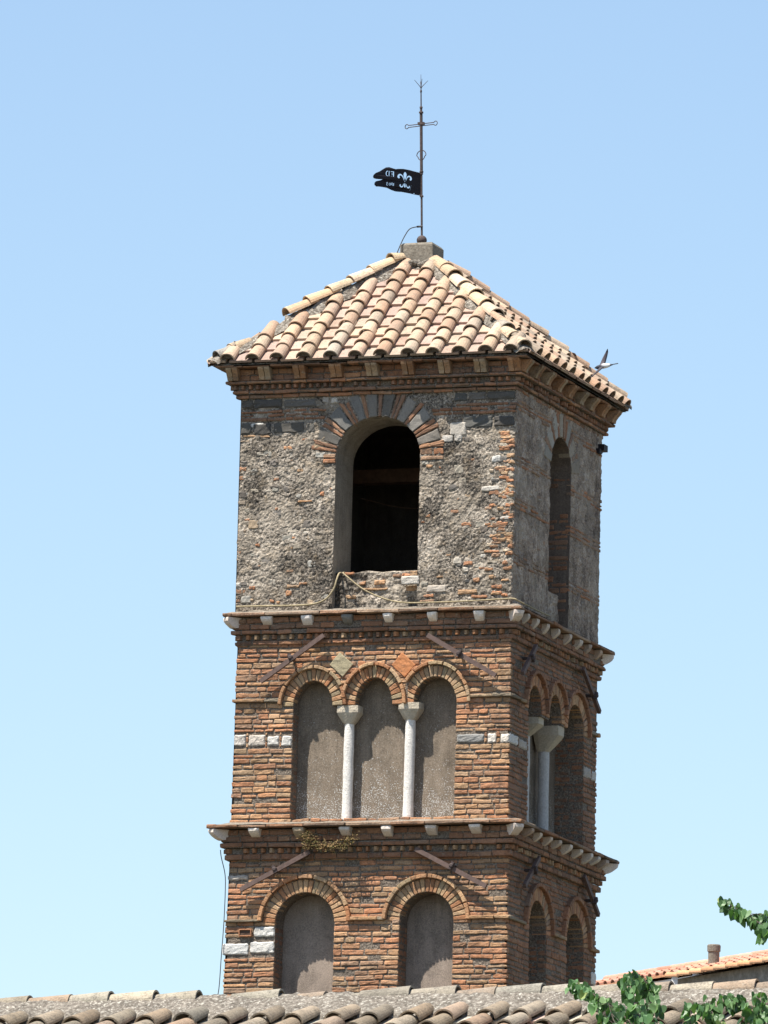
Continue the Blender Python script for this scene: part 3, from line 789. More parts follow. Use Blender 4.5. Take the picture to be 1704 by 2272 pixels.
# parapets in the openings
def parapet(F_, H, top, n):
    m = MB(); lo = H.u0+.004; hi_ = H.u1-.004; cell = .014
    nu = round((hi_-lo)/cell); nv = round((top-9.6)/cell); vs = []; fs = []
    for j in range(nv+1):
        for i in range(nu+1):
            u = lo+(hi_-lo)*i/nu; v = 9.6+(top-9.6)*j/nv; p = (u, v, 3)
            d = .016*nz(p, 8)+.018*nz(p, 17, 3)+.008*nz(p, 41)
            vs.append(F_.P(u, v+(.02*nz((u, 1, 1), 6) if j == nv else 0), n+d-(.02 if j == nv else 0)))
    for j in range(nv):
        for i in range(nu): q = j*(nu+1)+i; fs.append((q, q+1, q+nu+2, q+nu+1))
    b = len(vs)
    for i in range(nu+1): vs.append(F_.P(lo+(hi_-lo)*i/nu, top-.005, n-.28))
    for i in range(nu): fs.append((nv*(nu+1)+i, nv*(nu+1)+i+1, b+i+1, b+i))
    vs2 = [F_.P(lo, 9.6, n-.28), F_.P(hi_, 9.6, n-.28), F_.P(hi_, top-.005, n-.28), F_.P(lo, top-.005, n-.28)]
    m.add(vs, fs); m.add(vs2, [(0, 3, 2, 1)])
    return m
parapet(fB, FO, 10.055, -.085).build('parapet', M_rubble, belfry)
parapet(sB, SO, 10.05, -.11).build('parapet', M_side, belfry)
# brick and stone pieces set in the belfry walls
bb = MB(); bs_ = MB(); gs = MB(); ws = MB()
ex_f = lambda v: FO.excl(v, .0)
def frag(F_, u, v, w_, h_, pal=BRICK, n=.010, mb=None, **k):
    stone(mb if mb is not None else bb, F_, ((u-w_/2, v-h_/2+rnd(-.006, .006)), (u+w_/2, v-h_/2+rnd(-.006, .006)), (u+w_/2, v+h_/2+rnd(-.006, .006)), (u-w_/2, v+h_/2+rnd(-.006, .006))), n, .05, pick(pal), nu=3, nv=2, rough=.008, edge=.008, jit=.010, **k)
# the dark band under the eaves on the front
ringx = lambda v: FO.excl(v, .29)
bands = [(11.845, 11.955, 'g'), (11.70, 11.845, 'b'), (11.555, 11.70, 'g')]
for z0, z1, kd in bands:
    for a, b in sub_intervals((-1.55, 1.56), [(x-.02, y+.02) for x, y in FO.excl((z0+z1)/2, .30)]):
        u = a
        while u < b-.04:
            if kd == 'g':
                L = min(rnd(.14, .42), b-u)
                if b-u-L < .08: L = b-u
                if random.random() < .8: stone(gs, fB, rect(u+.008, u+L-.012, z0+rnd(.004, .02), z1-rnd(.004, .02)), .012+rnd(-.006, .006), .06, pick(GREYSTONE), nu=4, nv=3, rough=.012, edge=.012, jit=.012)
                u += L
            else:
                L = min(rnd(.25, .6), b-u)
                tb = [z0+.008+(z1-z0-.016)*i/3 for i in range(4)]
                if random.random() < .85: lay(bb, fB, (u, u+L), tb, pal=BRICK_DARK, n=.010, nj=.006, missing=.15, depth=.05)
                u += L
# voussoirs of the front window: grey tuff blocks and pairs of bricks
va = MB(); vb = MB()
def fan(F_, H, seq, a0, a1, r1, mbs, n=.014, nj=.006):
    c, w, sp, ri = H.bays[0]; tot = sum(x[1] for x in seq); t = a0
    for kd, wd in seq:
        t2 = t+(a1-a0)*wd/tot; g = .012
        pts = [(c+(w+r)*math.cos(q), sp+(ri+r)*math.sin(q)) for q, r in ((t2-g, .002), (t+g, .002), (t+g, r1+rnd(-.04, .02)), (t2-g, r1+rnd(-.04, .02)))]
        pal = {'g': [((.13, .12, .105), 2), ((.17, .155, .135), 2), ((.22, .195, .165), 1)], 'b': BRICK_DARK, 'w': [((.36, .31, .25), 1), ((.3, .26, .21), 1)]}[kd]
        stone(mbs[0] if kd == 'b' else mbs[1], F_, pts, n+rnd(-nj, nj), .12, pick(pal), nu=2, nv=5, rough=.006, edge=.006, jit=.006); t = t2
fan(fB, FO, [('b', .5), ('g', 1.1), ('b', .5), ('b', .5), ('g', 1.3), ('b', .5), ('g', 1.2), ('b', .45), ('b', .45), ('g', 1.1), ('b', .5), ('g', 1.1), ('b', .5), ('g', 1.0), ('b', .45), ('b', .45), ('g', 1.3), ('b', .5), ('b', .5), ('g', 1.2), ('b', .5), ('b', .5)], .14, math.pi-.12, .285, (va, vb))
vb.join(va, M_vous); vb.build('window_arch', M_grey, belfry)
va = MB(); vb = MB()
fan(sB, SO, [('w', 1), ('b', .5), ('w', 1.1), ('b', .5), ('w', .9), ('b', .5), ('b', .5), ('w', .9), ('b', .6), ('w', 1), ('b', .5), ('w', 1.1), ('b', .5), ('w', 1)], .1, math.pi-.1, .26, (va, vb), n=.008)
vb.join(va, M_vous); vb.build('window_arch', M_grey, belfry)
# brick bands beside the springing of the front arch
lay(bb, fB, (.505, .76), course_table(11.22, 11.42, .05), n=.012, nj=.006, missing=.08)
lay(bb, fB, (-.60, -.46), course_table(11.22, 11.33, .052), n=.012, nj=.006, missing=.1)
for u, v, w_, h_ in ((-1.364, 11.55, .30, .035), (-.788, 10.822, .16, .03), (-.9, 9.905, .15, .032), (-.79, 9.93, .1, .03), (-1.0, 11.41, .1, .04), (1.46, 11.45, .12, .035), (1.46, 11.40, .13, .035), (1.45, 11.34, .1, .035), (1.44, 11.50, .13, .03), (1.04, 10.52, .11, .04), (1.405, 10.50, .16, .06), (1.41, 10.34, .13, .03), (1.33, 10.22, .16, .03), (1.07, 9.79, .22, .04), (1.2, 9.74, .18, .03), (.63, 9.76, .12, .03), (.62, 9.70, .16, .03), (-.95, 9.83, .06, .06), (-.6, 10.9, .05, .04), (.61, 11.16, .07, .03), (1.4, 11.12, .12, .03), (.9, 10.66, .1, .03)):
    frag(fB, u, v, w_, h_)
for _ in range(60):      # the ragged brick quoin of the right-hand corner
    v = rnd(9.72, 11.5); e = abs(random.gauss(0, .12)); w_ = rnd(.05, .13); frag(fB, HB-.02-w_/2-e, v, w_, rnd(.025, .04), pal=BRICK+[((.5, .42, .32), 4)])
for _ in range(26):
    v = rnd(9.72, 11.5); w_ = rnd(.04, .12); frag(fB, HB+.008-w_/2, v, w_, rnd(.025, .045), pal=BRICK+[((.5, .42, .32), 3)])
for _ in range(45):
    u, v = rnd(-1.5, 1.4), rnd(9.7, 11.5)
    if FO.u0-.03 < u < FO.u1+.03: continue
    frag(fB, u, v, rnd(.03, .09), rnd(.02, .035), n=.004)
for _ in range(230):
    u, v = rnd(-1.5, 1.5), rnd(9.7, 11.52)
    if FO.u0-.06 < u < FO.u1+.06: continue
    w_ = rnd(.035, .12); frag(fB, u, v, w_, w_*rnd(.45, .85), pal=[((.30, .27, .22), 3), ((.40, .36, .30), 2), ((.16, .14, .12), 3), ((.36, .27, .18), 1), ((.10, .09, .08), 1.5)], mb=gs, n=rnd(-.006, .008))
for _ in range(22):
    v = rnd(9.75, 11.9); w_ = rnd(.04, .12); frag(fB, -HB+w_/2, v, w_, rnd(.03, .05), pal=[((.3, .24, .18), 2), ((.36, .2, .12), 1)], n=.002)
for u, v, w_, h_ in ((-.585, 11.92, .075, .07), (-.485, 11.915, .075, .055), (-1.36, 11.67, .15, .05), (.92, 11.56, .18, .14), (.925, 11.455, .09, .08), (.80, 11.455, .12, .07), (.42, 9.93, .2, .09), (.72, 9.83, .22, .07), (1.47, 10.58, .11, .04), (1.3, 10.9, .2, .05), (1.36, 11.22, .1, .07), (-1.52, 9.93, .06, .05)):
    frag(fB, u, v, w_, h_, pal=[((.5, .47, .42), 1), ((.42, .38, .33), 1)], mb=ws, n=.012)
for u, v, w_, h_ in ((.86, 11.63, .5, .12), (1.35, 11.62, .36, .15), (.72, 11.50, .12, .13)): pass
# parapet masonry
pf = Frame((0, -HB+.085, 0), X, Z, -Y)
for u, v, w_, h_ in ((-.30, 10.035, .12, .03), (.44, 10.02, .09, .06), (.35, 10.0, .09, .05), (.25, 10.0, .1, .04), (.05, 9.93, .12, .04), (-.14, 9.93, .07, .03), (-.27, 9.78, .12, .04), (.0, 9.86, .3, .025), (.42, 9.86, .14, .05)):
    frag(pf, u, v, w_, h_, n=.02)
# side face: bonding courses of thin bricks
for z in (11.80, 11.20, 10.74, 10.14):
    for k in (0, 1, 2):
        lay(bs_, sB, (-1.5, 1.55), [z-.05+k*.045, z-.005+k*.045], exc=lambda v: SO.excl(v, .24 if v > 11.5 else .02), pal=[((.38, .19, .105), 2), ((.36, .24, .16), 2), ((.30, .2, .14), 2)], n=.006, nj=.004, missing=.14, lmin=.12, lmax=.3)
for _ in range(50):
    u, v = rnd(-1.45, 1.5), rnd(9.8, 11.9)
    if SO.u0-.05 < u < SO.u1+.05: continue
    frag(sB, u, v, rnd(.05, .14), rnd(.03, .05), pal=[((.33, .22, .15), 2), ((.38, .33, .28), 2)], n=.002, mb=bs_)
stone(bs_, sB, rect(-1.36, -1.18, 11.86, 11.93), -.01, .05, (.05, .04, .035))
front_wall.join(bb, M_brick); front_wall.join(gs, M_grey); front_wall.join(ws, M_marble); front_wall.build('front_wall', M_rubble, belfry)
side_wall.join(bs_, M_brick); side_wall.build('side_wall', M_side, belfry)
m = MB(); box(m, (HB+.04, 1.46, 11.84), (.04, .07, .035)); box(m, (HB+.03, 1.36, 11.79), (.025, .05, .025)); m.build('iron_bracket', M_black, belfry)

# ---------------------------------------------------------------- roof cornice
ocx, ocy = -.012, -.004
core = MB(); br = MB()
for z0, z1, h, kd in ((12.138, 12.275, 1.622, 2), (12.100, 12.138, 1.672, 1), (12.045, 12.100, 1.645, 'dent'), (12.0, 12.045, 1.615, 1), (11.955, 12.0, 1.578, 1)):
    if kd == 'dent':
        dentils(br, h, ocx, ocy, z0, z1, .085, BRICK_DARK, .034)
        for F_, o in ((Frame((0, ocy-h, 0), X, Z, -Y), ocx), (Frame((ocx+h, 0, 0), Y, Z, X), ocy), (Frame((ocx-h, 0, 0), -Y, Z, -X), -ocy)):
            wall_panel(core, F_, o-h+.05, o+h-.05, z0, z1, [], -.05)
    else: band(core, br, h, ocx, ocy, z0, z1, BRICK_DARK+BRICK[:2], courses=kd, lmin=.14, lmax=.28)
slab_ring(br, 1.755, ocx-.015, ocy, 12.272, 12.302, .2, .2, .34, [((.36, .19, .11), 2), ((.28, .16, .1), 2)], nj=.010)
under(core, 1.735, ocx-.015, ocy, 12.276, 1.3); under(core, 1.735, ocx-.015, ocy, 12.299, .5)
rc = core.build('roof_cornice', M_mortar, tower); br.build('brick_courses', M_brick, rc)
def brick_bracket(F_, u, w_=.135):
    m = MB()
    for k in range(2):
        a = u-w_/2+k*w_/2+.004; b = u-w_/2+(k+1)*w_/2-.004; c = pick([((.42, .24, .13), 2), ((.38, .2, .1), 1), ((.44, .31, .19), 1)])
        prof = [(-.02, 12.27), (.165, 12.27), (.158, 12.245), (.125, 12.21), (.10, 12.175), (.09, 12.14), (-.02, 12.14)]
        vs = [F_.P(x+rnd(-.003, .003), v, n) for x in (a, b) for n, v in prof]; n = len(prof)
        m.add(vs, [tuple(range(n-1, -1, -1)), tuple(range(n, 2*n))]+[(j, (j+1) % n, n+(j+1) % n, n+j) for j in range(n)], c)
    m.build('brick_bracket', M_brick, rc)
FE = Frame((0, ocy-1.60, 0), X, Z, -Y); SE = Frame((ocx+1.60, 0, 0), Y, Z, X)
for u in (-1.60, -1.235, -.835, -.425, -.018, .389, .80, 1.205, 1.585): brick_bracket(FE, u)
for u in (-1.585, -1.19, -.79, -.40, 0, .40, .79, 1.19, 1.585): brick_bracket(SE, u)

# ---------------------------------------------------------------- roof
RX, RY, RH, RZ0, RZ1, RIN = -.035, .025, 1.785, 12.318, 13.645, .15
run = RH-RIN; SL_ = math.hypot(run, RZ1-RZ0); cs, sn = run/SL_, (RZ1-RZ0)/SL_
FULL = RH/cs
roofb = MB()
apz = RZ0+(RZ1-RZ0)*RH/run
P4 = [(RX-RH, RY-RH), (RX+RH, RY-RH), (RX+RH, RY+RH), (RX-RH, RY+RH)]
roofb.add([(x, y, RZ0-.02) for x, y in P4]+[(RX, RY, apz-.02)], [(0, 1, 4), (1, 2, 4), (2, 3, 4), (3, 0, 4)])
roof = roofb.build('roof', M_ridge, tower)
def cover(mb, A, B, up, r0, r1, col, th=.014, seg=10, plug=None):
    """half-round cover tile from A (low, wide end) to B"""
    A = Vector(A); B = Vector(B); d = (B-A).normalized(); s = d.cross(up).normalized(); n = s.cross(d)
    def arc(c, r, flat=.9): return [c + s*r*math.cos(math.pi*k/seg) + n*r*flat*math.sin(math.pi*k/seg) for k in range(seg+1)]
    o0, o1, i0, i1 = arc(A, r0), arc(B, r1), arc(A, r0-th), arc(B, r1-th); m = seg+1
    mid = [ (o0[k]*.5+o1[k]*.5) + n*.0 for k in range(m)]
    fs = [(k, k+m, k+m+1, k+1) for k in range(seg)]
    mb.add(o0+o1, fs, col)
    mb.add(i0+i1, [(k+1, k+m+1, k+m, k) for k in range(seg)], tuple(x*.8 for x in col))
    mb.add(o0+i0, [(k+1, k+m+1, k+m, k) for k in range(seg)], col)
    for (e0, e1, a, b) in ((o0[0], i0[0], o1[0], i1[0]), (i0[-1], o0[-1], i1[-1], o1[-1])): mb.add([e0, e1, b, a], [(0, 1, 2, 3)], col)
    if plug:
        c = A + d*.04; p = [c - n*.02 - s*(r0-th)] + arc(c, r0-th-.002)[::-1] + [c - n*.02 + s*(r0-th)]
        q = arc(c, r0-th-.002); mb.add([c]+q, [(0, k+1, k+2) for k in range(seg)], plug)
def slope_frames():
    for U, OUT, O in ((X, -Y, (RX, RY-RH, RZ0)), (Y, X, (RX+RH, RY, RZ0)), (-X, Y, (RX, RY+RH, RZ0)), (-Y, -X, (RX-RH, RY, RZ0))):
        V = (-OUT*cs + Z*sn).normalized(); yield Frame(O, U, V, U.cross(V))
tiles = MB()
ROWS = 9; EXP = SL_/ROWS*.985
for fi, F_ in enumerate(slope_frames()):
    ucols = [(-1.60+.293*k) for k in range(12)]
    for k, u in enumerate(ucols):
        du = 0
        for j in range(ROWS):
            v = j*EXP; hw = RH*(1-(v+.1)/FULL)
            uu = u + rnd(-.010, .010) + .012*nz((k, j, fi), .7)
            if abs(uu) < hw-.035:
                end = v+EXP+.09
                A = F_.P(uu, v-.035+rnd(-.012, .012), .052+rnd(-.004, .006)); B = F_.P(uu+rnd(-.010, .010), end, .030)
                cover(tiles, A, B, F_.N, .086*rnd(.96, 1.05), .066, pick(TILE), plug=(.13, .11, .095) if j == 0 else None)
        # pan to the right of this cover, and one left of the first
        for pu in ([u-.149, u+.149] if k == 0 else [u+.149]):
            for j in range(ROWS):
                v = j*EXP; 
                hw0 = RH*(1-v/FULL)+.01; hw1 = RH*(1-(v+EXP)/FULL)+.01
                a, b = pu-.128, pu+.128
                x0, x1 = max(a, -hw0), min(b, hw0); x2, x3 = min(b-.01, hw1), max(a+.01, -hw1)
                if x1-x0 < .04: continue
                if x2 < x3: x2 = x3 = (max(min((x0+x1)/2, hw1), -hw1))
                jn = rnd(-.004, .005); jv = rnd(-.012, .012)
                top = [(x0, v-.02+jv, .042+jn), (x1, v-.02+jv, .042+jn), (x2, v+EXP+.02, .012), (x3, v+EXP+.02, .012)]
                P1 = [F_.P(*q) for q in top]; P0 = [F_.P(q[0], q[1], q[2]-.026) for q in top]
                up_ = v > 1.0
                c = pick(PAN[:2] if (up_ and random.random() < .8) else PAN)
                tiles.add(P1+P0, [(0, 1, 2, 3), (4, 5, 1, 0), (5, 6, 2, 1), (7, 4, 0, 3)], c)
tiles.build('roof_tiles', M_tile, roof, smooth=False)
# hips: mortar ridges with large cover tiles
def hip(corner, t_start, t_end, lift, tone, mort_n=.05, mort_w=.10, mortar_from=0.0, exp=.285):
    C0 = Vector((RX+corner[0]*RH, RY+corner[1]*RH, RZ0)); C1 = Vector((RX+corner[0]*.17, RY+corner[1]*.17, RZ0+(RZ1-RZ0)*(RH-.17)/run))
    d = (C1-C0); L = d.length; d.normalize(); side = d.cross(Z).normalized(); n = side.cross(d)
    m = MB(); K = 90; prof = [(-1.25, -.05), (-1, .25), (-.75, .7), (-.4, .95), (0, 1.05), (.4, .95), (.75, .7), (1, .25), (1.25, -.05)]
    vs = []
    for i in range(K+1):
        t = i/K; p = C0+d*(L*t)
        hgt = (mort_n+ (lift if t_start-.02 < t < t_end else 0))*1.0
        for a, b in prof:
            w1 = mort_w*(1+.35*nz((t*9, a, corner[0]), 1.3)); h1 = hgt*b*(1+.5*nz((t*14, a*2, corner[1]), 1.5))
            q = p + side*(a*w1) + n*(h1) + Vector((.5, .5, 1))*(.016*nz(p+side*a*.1, 26))
            if b < 0: q = q - n*.02
            vs.append(q)
    npf = len(prof)
    m.add(vs, [(i*npf+k, i*npf+k+1, (i+1)*npf+k+1, (i+1)*npf+k) for i in range(K) for k in range(npf-1)])
    m.build('hip_mortar', M_ridge, roof, smooth=True)
    tl = MB(); x = t_start*L
    while x < t_end*L-.05:
        A = C0+d*(x-.03)+n*(mort_n+lift+.012+rnd(-.01, .012))+side*rnd(-.012, .012); B = C0+d*min(x+exp+.08, L+.02)+n*(mort_n+lift-.014)+side*rnd(-.01, .01)
        cover(tl, A, B, n, .098*rnd(.93, 1.05), .075, pick(tone)); x += exp*rnd(.94, 1.06)
    tl.build('hip_tiles', M_tile, roof)
HT = [((.60, .45, .29), 3), ((.54, .36, .22), 2), ((.56, .42, .3), 2)]
hip((-1, -1), .42, 1.0, .055, HT)
hip((1, -1), .36, 1.0, .02, HT, mort_n=.04)
hip((1, 1), .05, 1.0, .03, TILE)
hip((-1, 1), .05, 1.0, .03, TILE)
# broken tile bits at the foot of the front hips
for cx, cy, ts in ((-1, -1, (.035, .10)), (1, -1, (.035, .12, .21, .3))):
    tb = MB(); C0 = Vector((RX+cx*RH, RY+cy*RH, RZ0)); C1 = Vector((RX, RY, apz)); d = (C1-C0).normalized(); side = d.cross(Z).normalized(); n = side.cross(d)
    for t in ts:
        A = C0+d*(t*2.9-.02)+n*.035+side*rnd(-.03, .03); cover(tb, A, A+d*.26-n*.02, n, .092, .07, pick([((.34, .3, .25), 1), ((.5, .38, .26), 1)]), plug=(.14, .12, .1) if t == 0 else None)
    tb.build('hip_tiles', M_oldtile, roof)
# concrete cap block under the vane
m = MB(); bx, by = -.062, .0
prof = [(.176, 13.50), (.176, 13.862), (.160, 13.886), (.05, 13.90)]
vs = []; fs = []
for h, z in prof:
    h *= 1.06
    for a, b in ((-1, -1), (1, -1), (1, 1), (-1, 1)): vs.append((bx+a*h+rnd(-.003, .003), by+b*h+rnd(-.003, .003), z+rnd(-.004, .004)))
for i in range(3):
    for k in range(4): fs.append((i*4+k, i*4+(k+1) % 4, (i+1)*4+(k+1) % 4, (i+1)*4+k))
fs.append((12, 13, 14, 15)); m.add(vs, fs); m.build('cap_block', M_conc, roof)
m = MB()
for _ in range(26):
    a = rnd(-.22, .22); p = Vector((bx+a, by-.19-rnd(0, .05), 13.60+rnd(-.06, .06)))
    lathe(m, p, [(.012, -.03), (.04, -.015), (.045, .005), (.025, .025), (.006, .034)], 7)
m.build('mortar_lumps', M_ridge, roof)

# ================================================================== WEATHER VANE
vane = empty('weather_vane', (-.067, 0, 13.90))
tag(vane, 'black iron weather vane with cross, ball and stencilled lily flag on the roof peak', 'weather vane')
VX = lambda z: -.067 - (z-14.0)*.031
m = MB(); lathe(m, (-.066, 0, 13.893), [(.054*math.sin(math.pi*i/14)+.002, .054-.054*math.cos(math.pi*i/14)) for i in range(15)], 20); m.build('ball', M_iron, vane, smooth=True)
m = MB()
def P(z): return (VX(z), 0, z)
tube(m, [P(14.0), P(14.45), P(14.70)], .0115, 10); tube(m, [P(14.70), P(15.36)], .0165, 10); tube(m, [P(15.36), P(15.44)], .013, 10); tube(m, [P(15.44), P(15.60), P(15.64)], [.008, .007, .006], 8)
for z, r in ((14.438, .021), (14.712, .022), (14.69, .018), (15.375, .025), (15.43, .017), (15.61, .011)):
    lathe(m, P(z), [(.006, -.014), (r, -.009), (r, .006), (.008, .016)], 12)
m.build('pole', M_iron, vane, smooth=False)
m = MB()
for a in (0, 1.57, 3.14, 4.71): 
    q = Vector((math.cos(a+.45), math.sin(a+.45), 0)); b = Vector(P(15.64)); tube(m, [b, b+q*.012+Z*.025, b+q*.075+Z*.095], [.0045, .004, .0025], 6)
tube(m, [P(15.62), P(15.80)], [.005, .002], 6); m.build('lightning_spike', M_iron, vane)
# cross arm: a long loop of thin rod with rings at its ends
ang = R(32+18.8); D = Vector((math.cos(ang), math.sin(ang), 0))*1.0
ang_c = R(18.8-36); Dc = Vector((math.cos(ang_c), math.sin(ang_c), 0))
m = MB(); c0 = Vector(P(15.235)); L1 = .193; pts = []
rr = .024
def arm_pt(a, b): return c0 + Dc*a + Z*b
loop = [(-L1+.05, .011)] + [(L1*i/6, .011) for i in range(-3, 4)] + [(L1-.03, .011)]
loop += [(L1+rr*math.cos(t), rr*math.sin(t)) for t in [R(150-i*30) for i in range(11)]]
loop += [(L1-.03, -.011)] + [(-L1*i/6, -.011) for i in range(-3, 4)] + [(-L1+.03, -.011)]
loop += [(-L1+rr*math.cos(t), rr*math.sin(t)) for t in [R(-30-i*30) for i in range(11)]] + [(-L1+.05, .011)]
tube(m, [arm_pt(a, b) for a, b in loop], .0048, 6)
box(m, Vector(P(15.25)), (.036, .02, .014)); m.build('cross_arm', M_iron, vane)
m = MB(); c0 = Vector(P(14.895)); ringp = [c0 + Dc.normalized()*(.062*math.cos(t)*(1 if math.sin(t) > -.2 else .75)) + Z*(.055*math.sin(t)) for t in [2*math.pi*i/20 for i in range(21)]]
tube(m, ringp, .005, 6); m.build('pole_ring', M_iron, vane)
# flag, a sheet of iron with the emblem and lettering cut right through
def fx(p):       # photo-study coordinates -> metres on the sheet (a: away from the pole, z up)
    a = (1228-p[0])*5.4e-4/math.cos(R(36)); z = (618-p[1]-(1215-p[0])*.105)*5.25e-4; return (-a, z)
outline = [(1215, 388), (1100, 362), (980, 340), (840, 330), (740, 336), (690, 345), (640, 330), (570, 308), (510, 318), (450, 360), (390, 405), (290, 455), (245, 500), (235, 545), (255, 572), (310, 580), (380, 578), (450, 572), (400, 598), (300, 628), (270, 665), (270, 708), (310, 742), (360, 735), (440, 737), (540, 748), (620, 790), (700, 818), (790, 822), (830, 815), (1000, 835), (1100, 850), (1215, 868)]
def stroke(pts, wds):
    pts = [Vector((p[0], p[1], 0)) for p in pts]; pts = smoothline(pts, 4)
    n = len(pts); l = []; r = []
    for i, p in enumerate(pts):
        t = (pts[min(i+1, n-1)]-pts[max(i-1, 0)]).normalized(); s = Vector((-t.y, t.x, 0)); q = i/(n-1)*(len(wds)-1); k = min(int(q), len(wds)-2); wd = wds[k]+(wds[k+1]-wds[k])*(q-k)
        l.append(p+s*wd/2); r.append(p-s*wd/2)
    return [(p.x, p.y) for p in l] + [(p.x, p.y) for p in reversed(r)]
holes = [
    [(885, 388), (908, 410), (922, 440), (916, 485), (902, 525), (893, 552), (880, 552), (868, 525), (852, 485), (848, 440), (862, 408)],
    stroke([(864, 572), (848, 520), (822, 478), (785, 455), (755, 468), (748, 505), (768, 528)], [10, 20, 26, 30, 34, 46, 30]),
    stroke([(908, 572), (922, 525), (945, 490), (980, 475), (1012, 492), (1018, 530), (995, 553)], [10, 20, 26, 30, 34, 46, 30]),
    [(882, 578), (894, 589), (882, 600), (870, 589)],
    [(884, 610), (896, 650), (908, 695), (887, 730), (866, 695), (873, 650)],
    stroke([(858, 640), (844, 690), (815, 712), (785, 692), (790, 660)], [12, 22, 26, 26, 22]),
    stroke([(912, 645), (930, 695), (956, 718), (985, 708), (986, 676)], [12, 22, 26, 26, 22]),
    # mirrored F D
    [(664, 396), (664, 508), (644, 505), (644, 458), (615, 458), (615, 444), (644, 444), (644, 410), (602, 408), (602, 394)],
    stroke([(575, 388), (574, 440), (573, 497)], [16, 16, 16]), stroke([(556, 390), (528, 402), (518, 440), (524, 478), (552, 497)], [12, 16, 20, 16, 12]),
    [(612, 486), (622, 486), (622, 498), (612, 498)],
    # mirrored 1903
    stroke([(662, 640), (661, 670), (660, 702)], [13, 13, 13]),
    stroke([(640, 672), (622, 676), (616, 655), (632, 640), (645, 650), (640, 675), (636, 700)], [9, 9, 10, 10, 10, 10, 10]),
    stroke([(598, 640), (606, 668), (598, 696)], [9, 12, 9]), stroke([(586, 640), (577, 668), (586, 696)], [9, 12, 9]),
    stroke([(556, 632), (536, 634), (532, 650), (548, 660), (532, 672), (534, 690), (556, 692)], [9, 9, 10, 9, 10, 9, 9]),
    stroke([(1030, 640), (1012, 720), (998, 800)], [4, 7, 4]), [(1080, 822), (1100, 822), (1100, 838), (1080, 838)],
]
cu = bpy.data.curves.new('flag', 'CURVE'); cu.dimensions = '2D'; cu.fill_mode = 'BOTH'; cu.extrude = .002
for poly in [outline]+holes:
    sp = cu.splines.new('POLY'); sp.points.add(len(poly)-1); sp.use_cyclic_u = True
    for q, p in zip(sp.points, poly): a = fx(p); q.co = (a[0], a[1], 0, 1)
tmp = bpy.data.objects.new('flag_tmp', cu); COL.objects.link(tmp)
bpy.context.view_layer.update()
fm = bpy.data.meshes.new_from_object(tmp.evaluated_get(bpy.context.evaluated_depsgraph_get())); fm.name = 'flag'
bpy.data.objects.remove(tmp); bpy.data.curves.remove(cu)
fa = R(18.8-36)
ex = Vector((math.cos(fa), math.sin(fa), 0)).normalized()
# sheet's -x runs away from the pole, turned so that its free end comes nearer
ex = Vector((math.cos(R(18.8)+R(36)), math.sin(R(18.8)+R(36)), 0))
Mx = Matrix((ex, Z, ex.cross(Z))).transposed().to_4x4()
for v in fm.vertices:
    b = .010*math.sin(v.co.x*16); v.co = Mx @ Vector((v.co.x, v.co.y, v.co.z + b))
    v.co += Vector((VX(14.57), 0, 14.575)) - vane.location
fm.materials.clear(); fm.materials.append(M_black)
fo = bpy.data.objects.new('flag', fm); COL.objects.link(fo); fo.parent = vane
for z in (14.452, 14.69):
    m = MB(); tube(m, [P(z), Vector(P(z))-ex*.03], .006, 6); m.build('flag_hinge', M_iron, vane)
# earthing clamp and cable from the pole to the roof
ca = MB(); h0 = Vector(P(14.10)); tube(ca, [h0+Vector((.015, -.01, 0)), h0+Vector((-.05, -.02, -.004))], .011, 8)
tube(ca, smoothline([h0+Vector((-.05, -.02, -.004)), h0+Vector((-.125, -.04, -.03)), h0+Vector((-.17, -.08, -.12)), h0+Vector((-.20, -.12, -.22)), h0+Vector((-.235, -.17, -.36)), h0+Vector((-.25, -.2, -.46))]), .0055, 6)
tag(ca.build('earthing_cable', M_wire, None, loc=tuple(h0)), 'thin dark cable looping from the vane pole foot down onto the tiles', 'cable')

# ================================================================== loose things on the tower
def hose(pts, r, name, label, mat=M_rope):
    p = smoothline(pts, 10); m = MB(); tube(m, p, r, 8)
    o = m.build(name, mat, None, smooth=True, loc=tuple(p[0])); tag(o, label, 'hose' if mat == M_rope else 'wire', 'hoses draped over the belfry ledge' if mat == M_rope else None); return o
zl = 9.685
hose([(-.36, -1.25, 10.06), (-.35, -1.50, 10.045), (-.30, -1.57, 10.0), (-.08, -1.585, 9.835), (.18, -1.59, 9.725), (.40, -1.60, 9.684), (.70, -1.615, 9.677), (1.1, -1.61, 9.682), (1.45, -1.605, 9.694), (1.60, -1.61, 9.695), (1.645, -1.55, 9.675), (1.66, -1.2, 9.668), (1.655, -.8, 9.67), (1.65, -.5, 9.68)], .0085, 'hose', 'tan hose sagging from the belfry window sill to the right along the ledge')
hose([(-.40, -1.30, 10.06), (-.395, -1.50, 10.04), (-.40, -1.575, 9.96), (-.425, -1.59, 9.86), (-.50, -1.60, 9.755), (-.62, -1.61, 9.700), (-.8, -1.615, 9.684), (-1.1, -1.61, 9.686), (-1.45, -1.612, 9.688), (-1.52, -1.60, 9.69)], .0105, 'hose', 'tan hose curling from the belfry window down to the left along the ledge')
hose([(-1.62, -1.62, 7.06), (-1.615, -1.60, 6.98), (-1.575, -1.58, 6.80), (-1.567, -1.58, 6.6), (-1.57, -1.59, 6.27), (-1.585, -1.60, 5.9), (-1.60, -1.61, 5.55), (-1.635, -1.63, 5.40)], .005, 'cable', 'thin dark wire hanging down the left edge of the lower brick storey', M_wire)
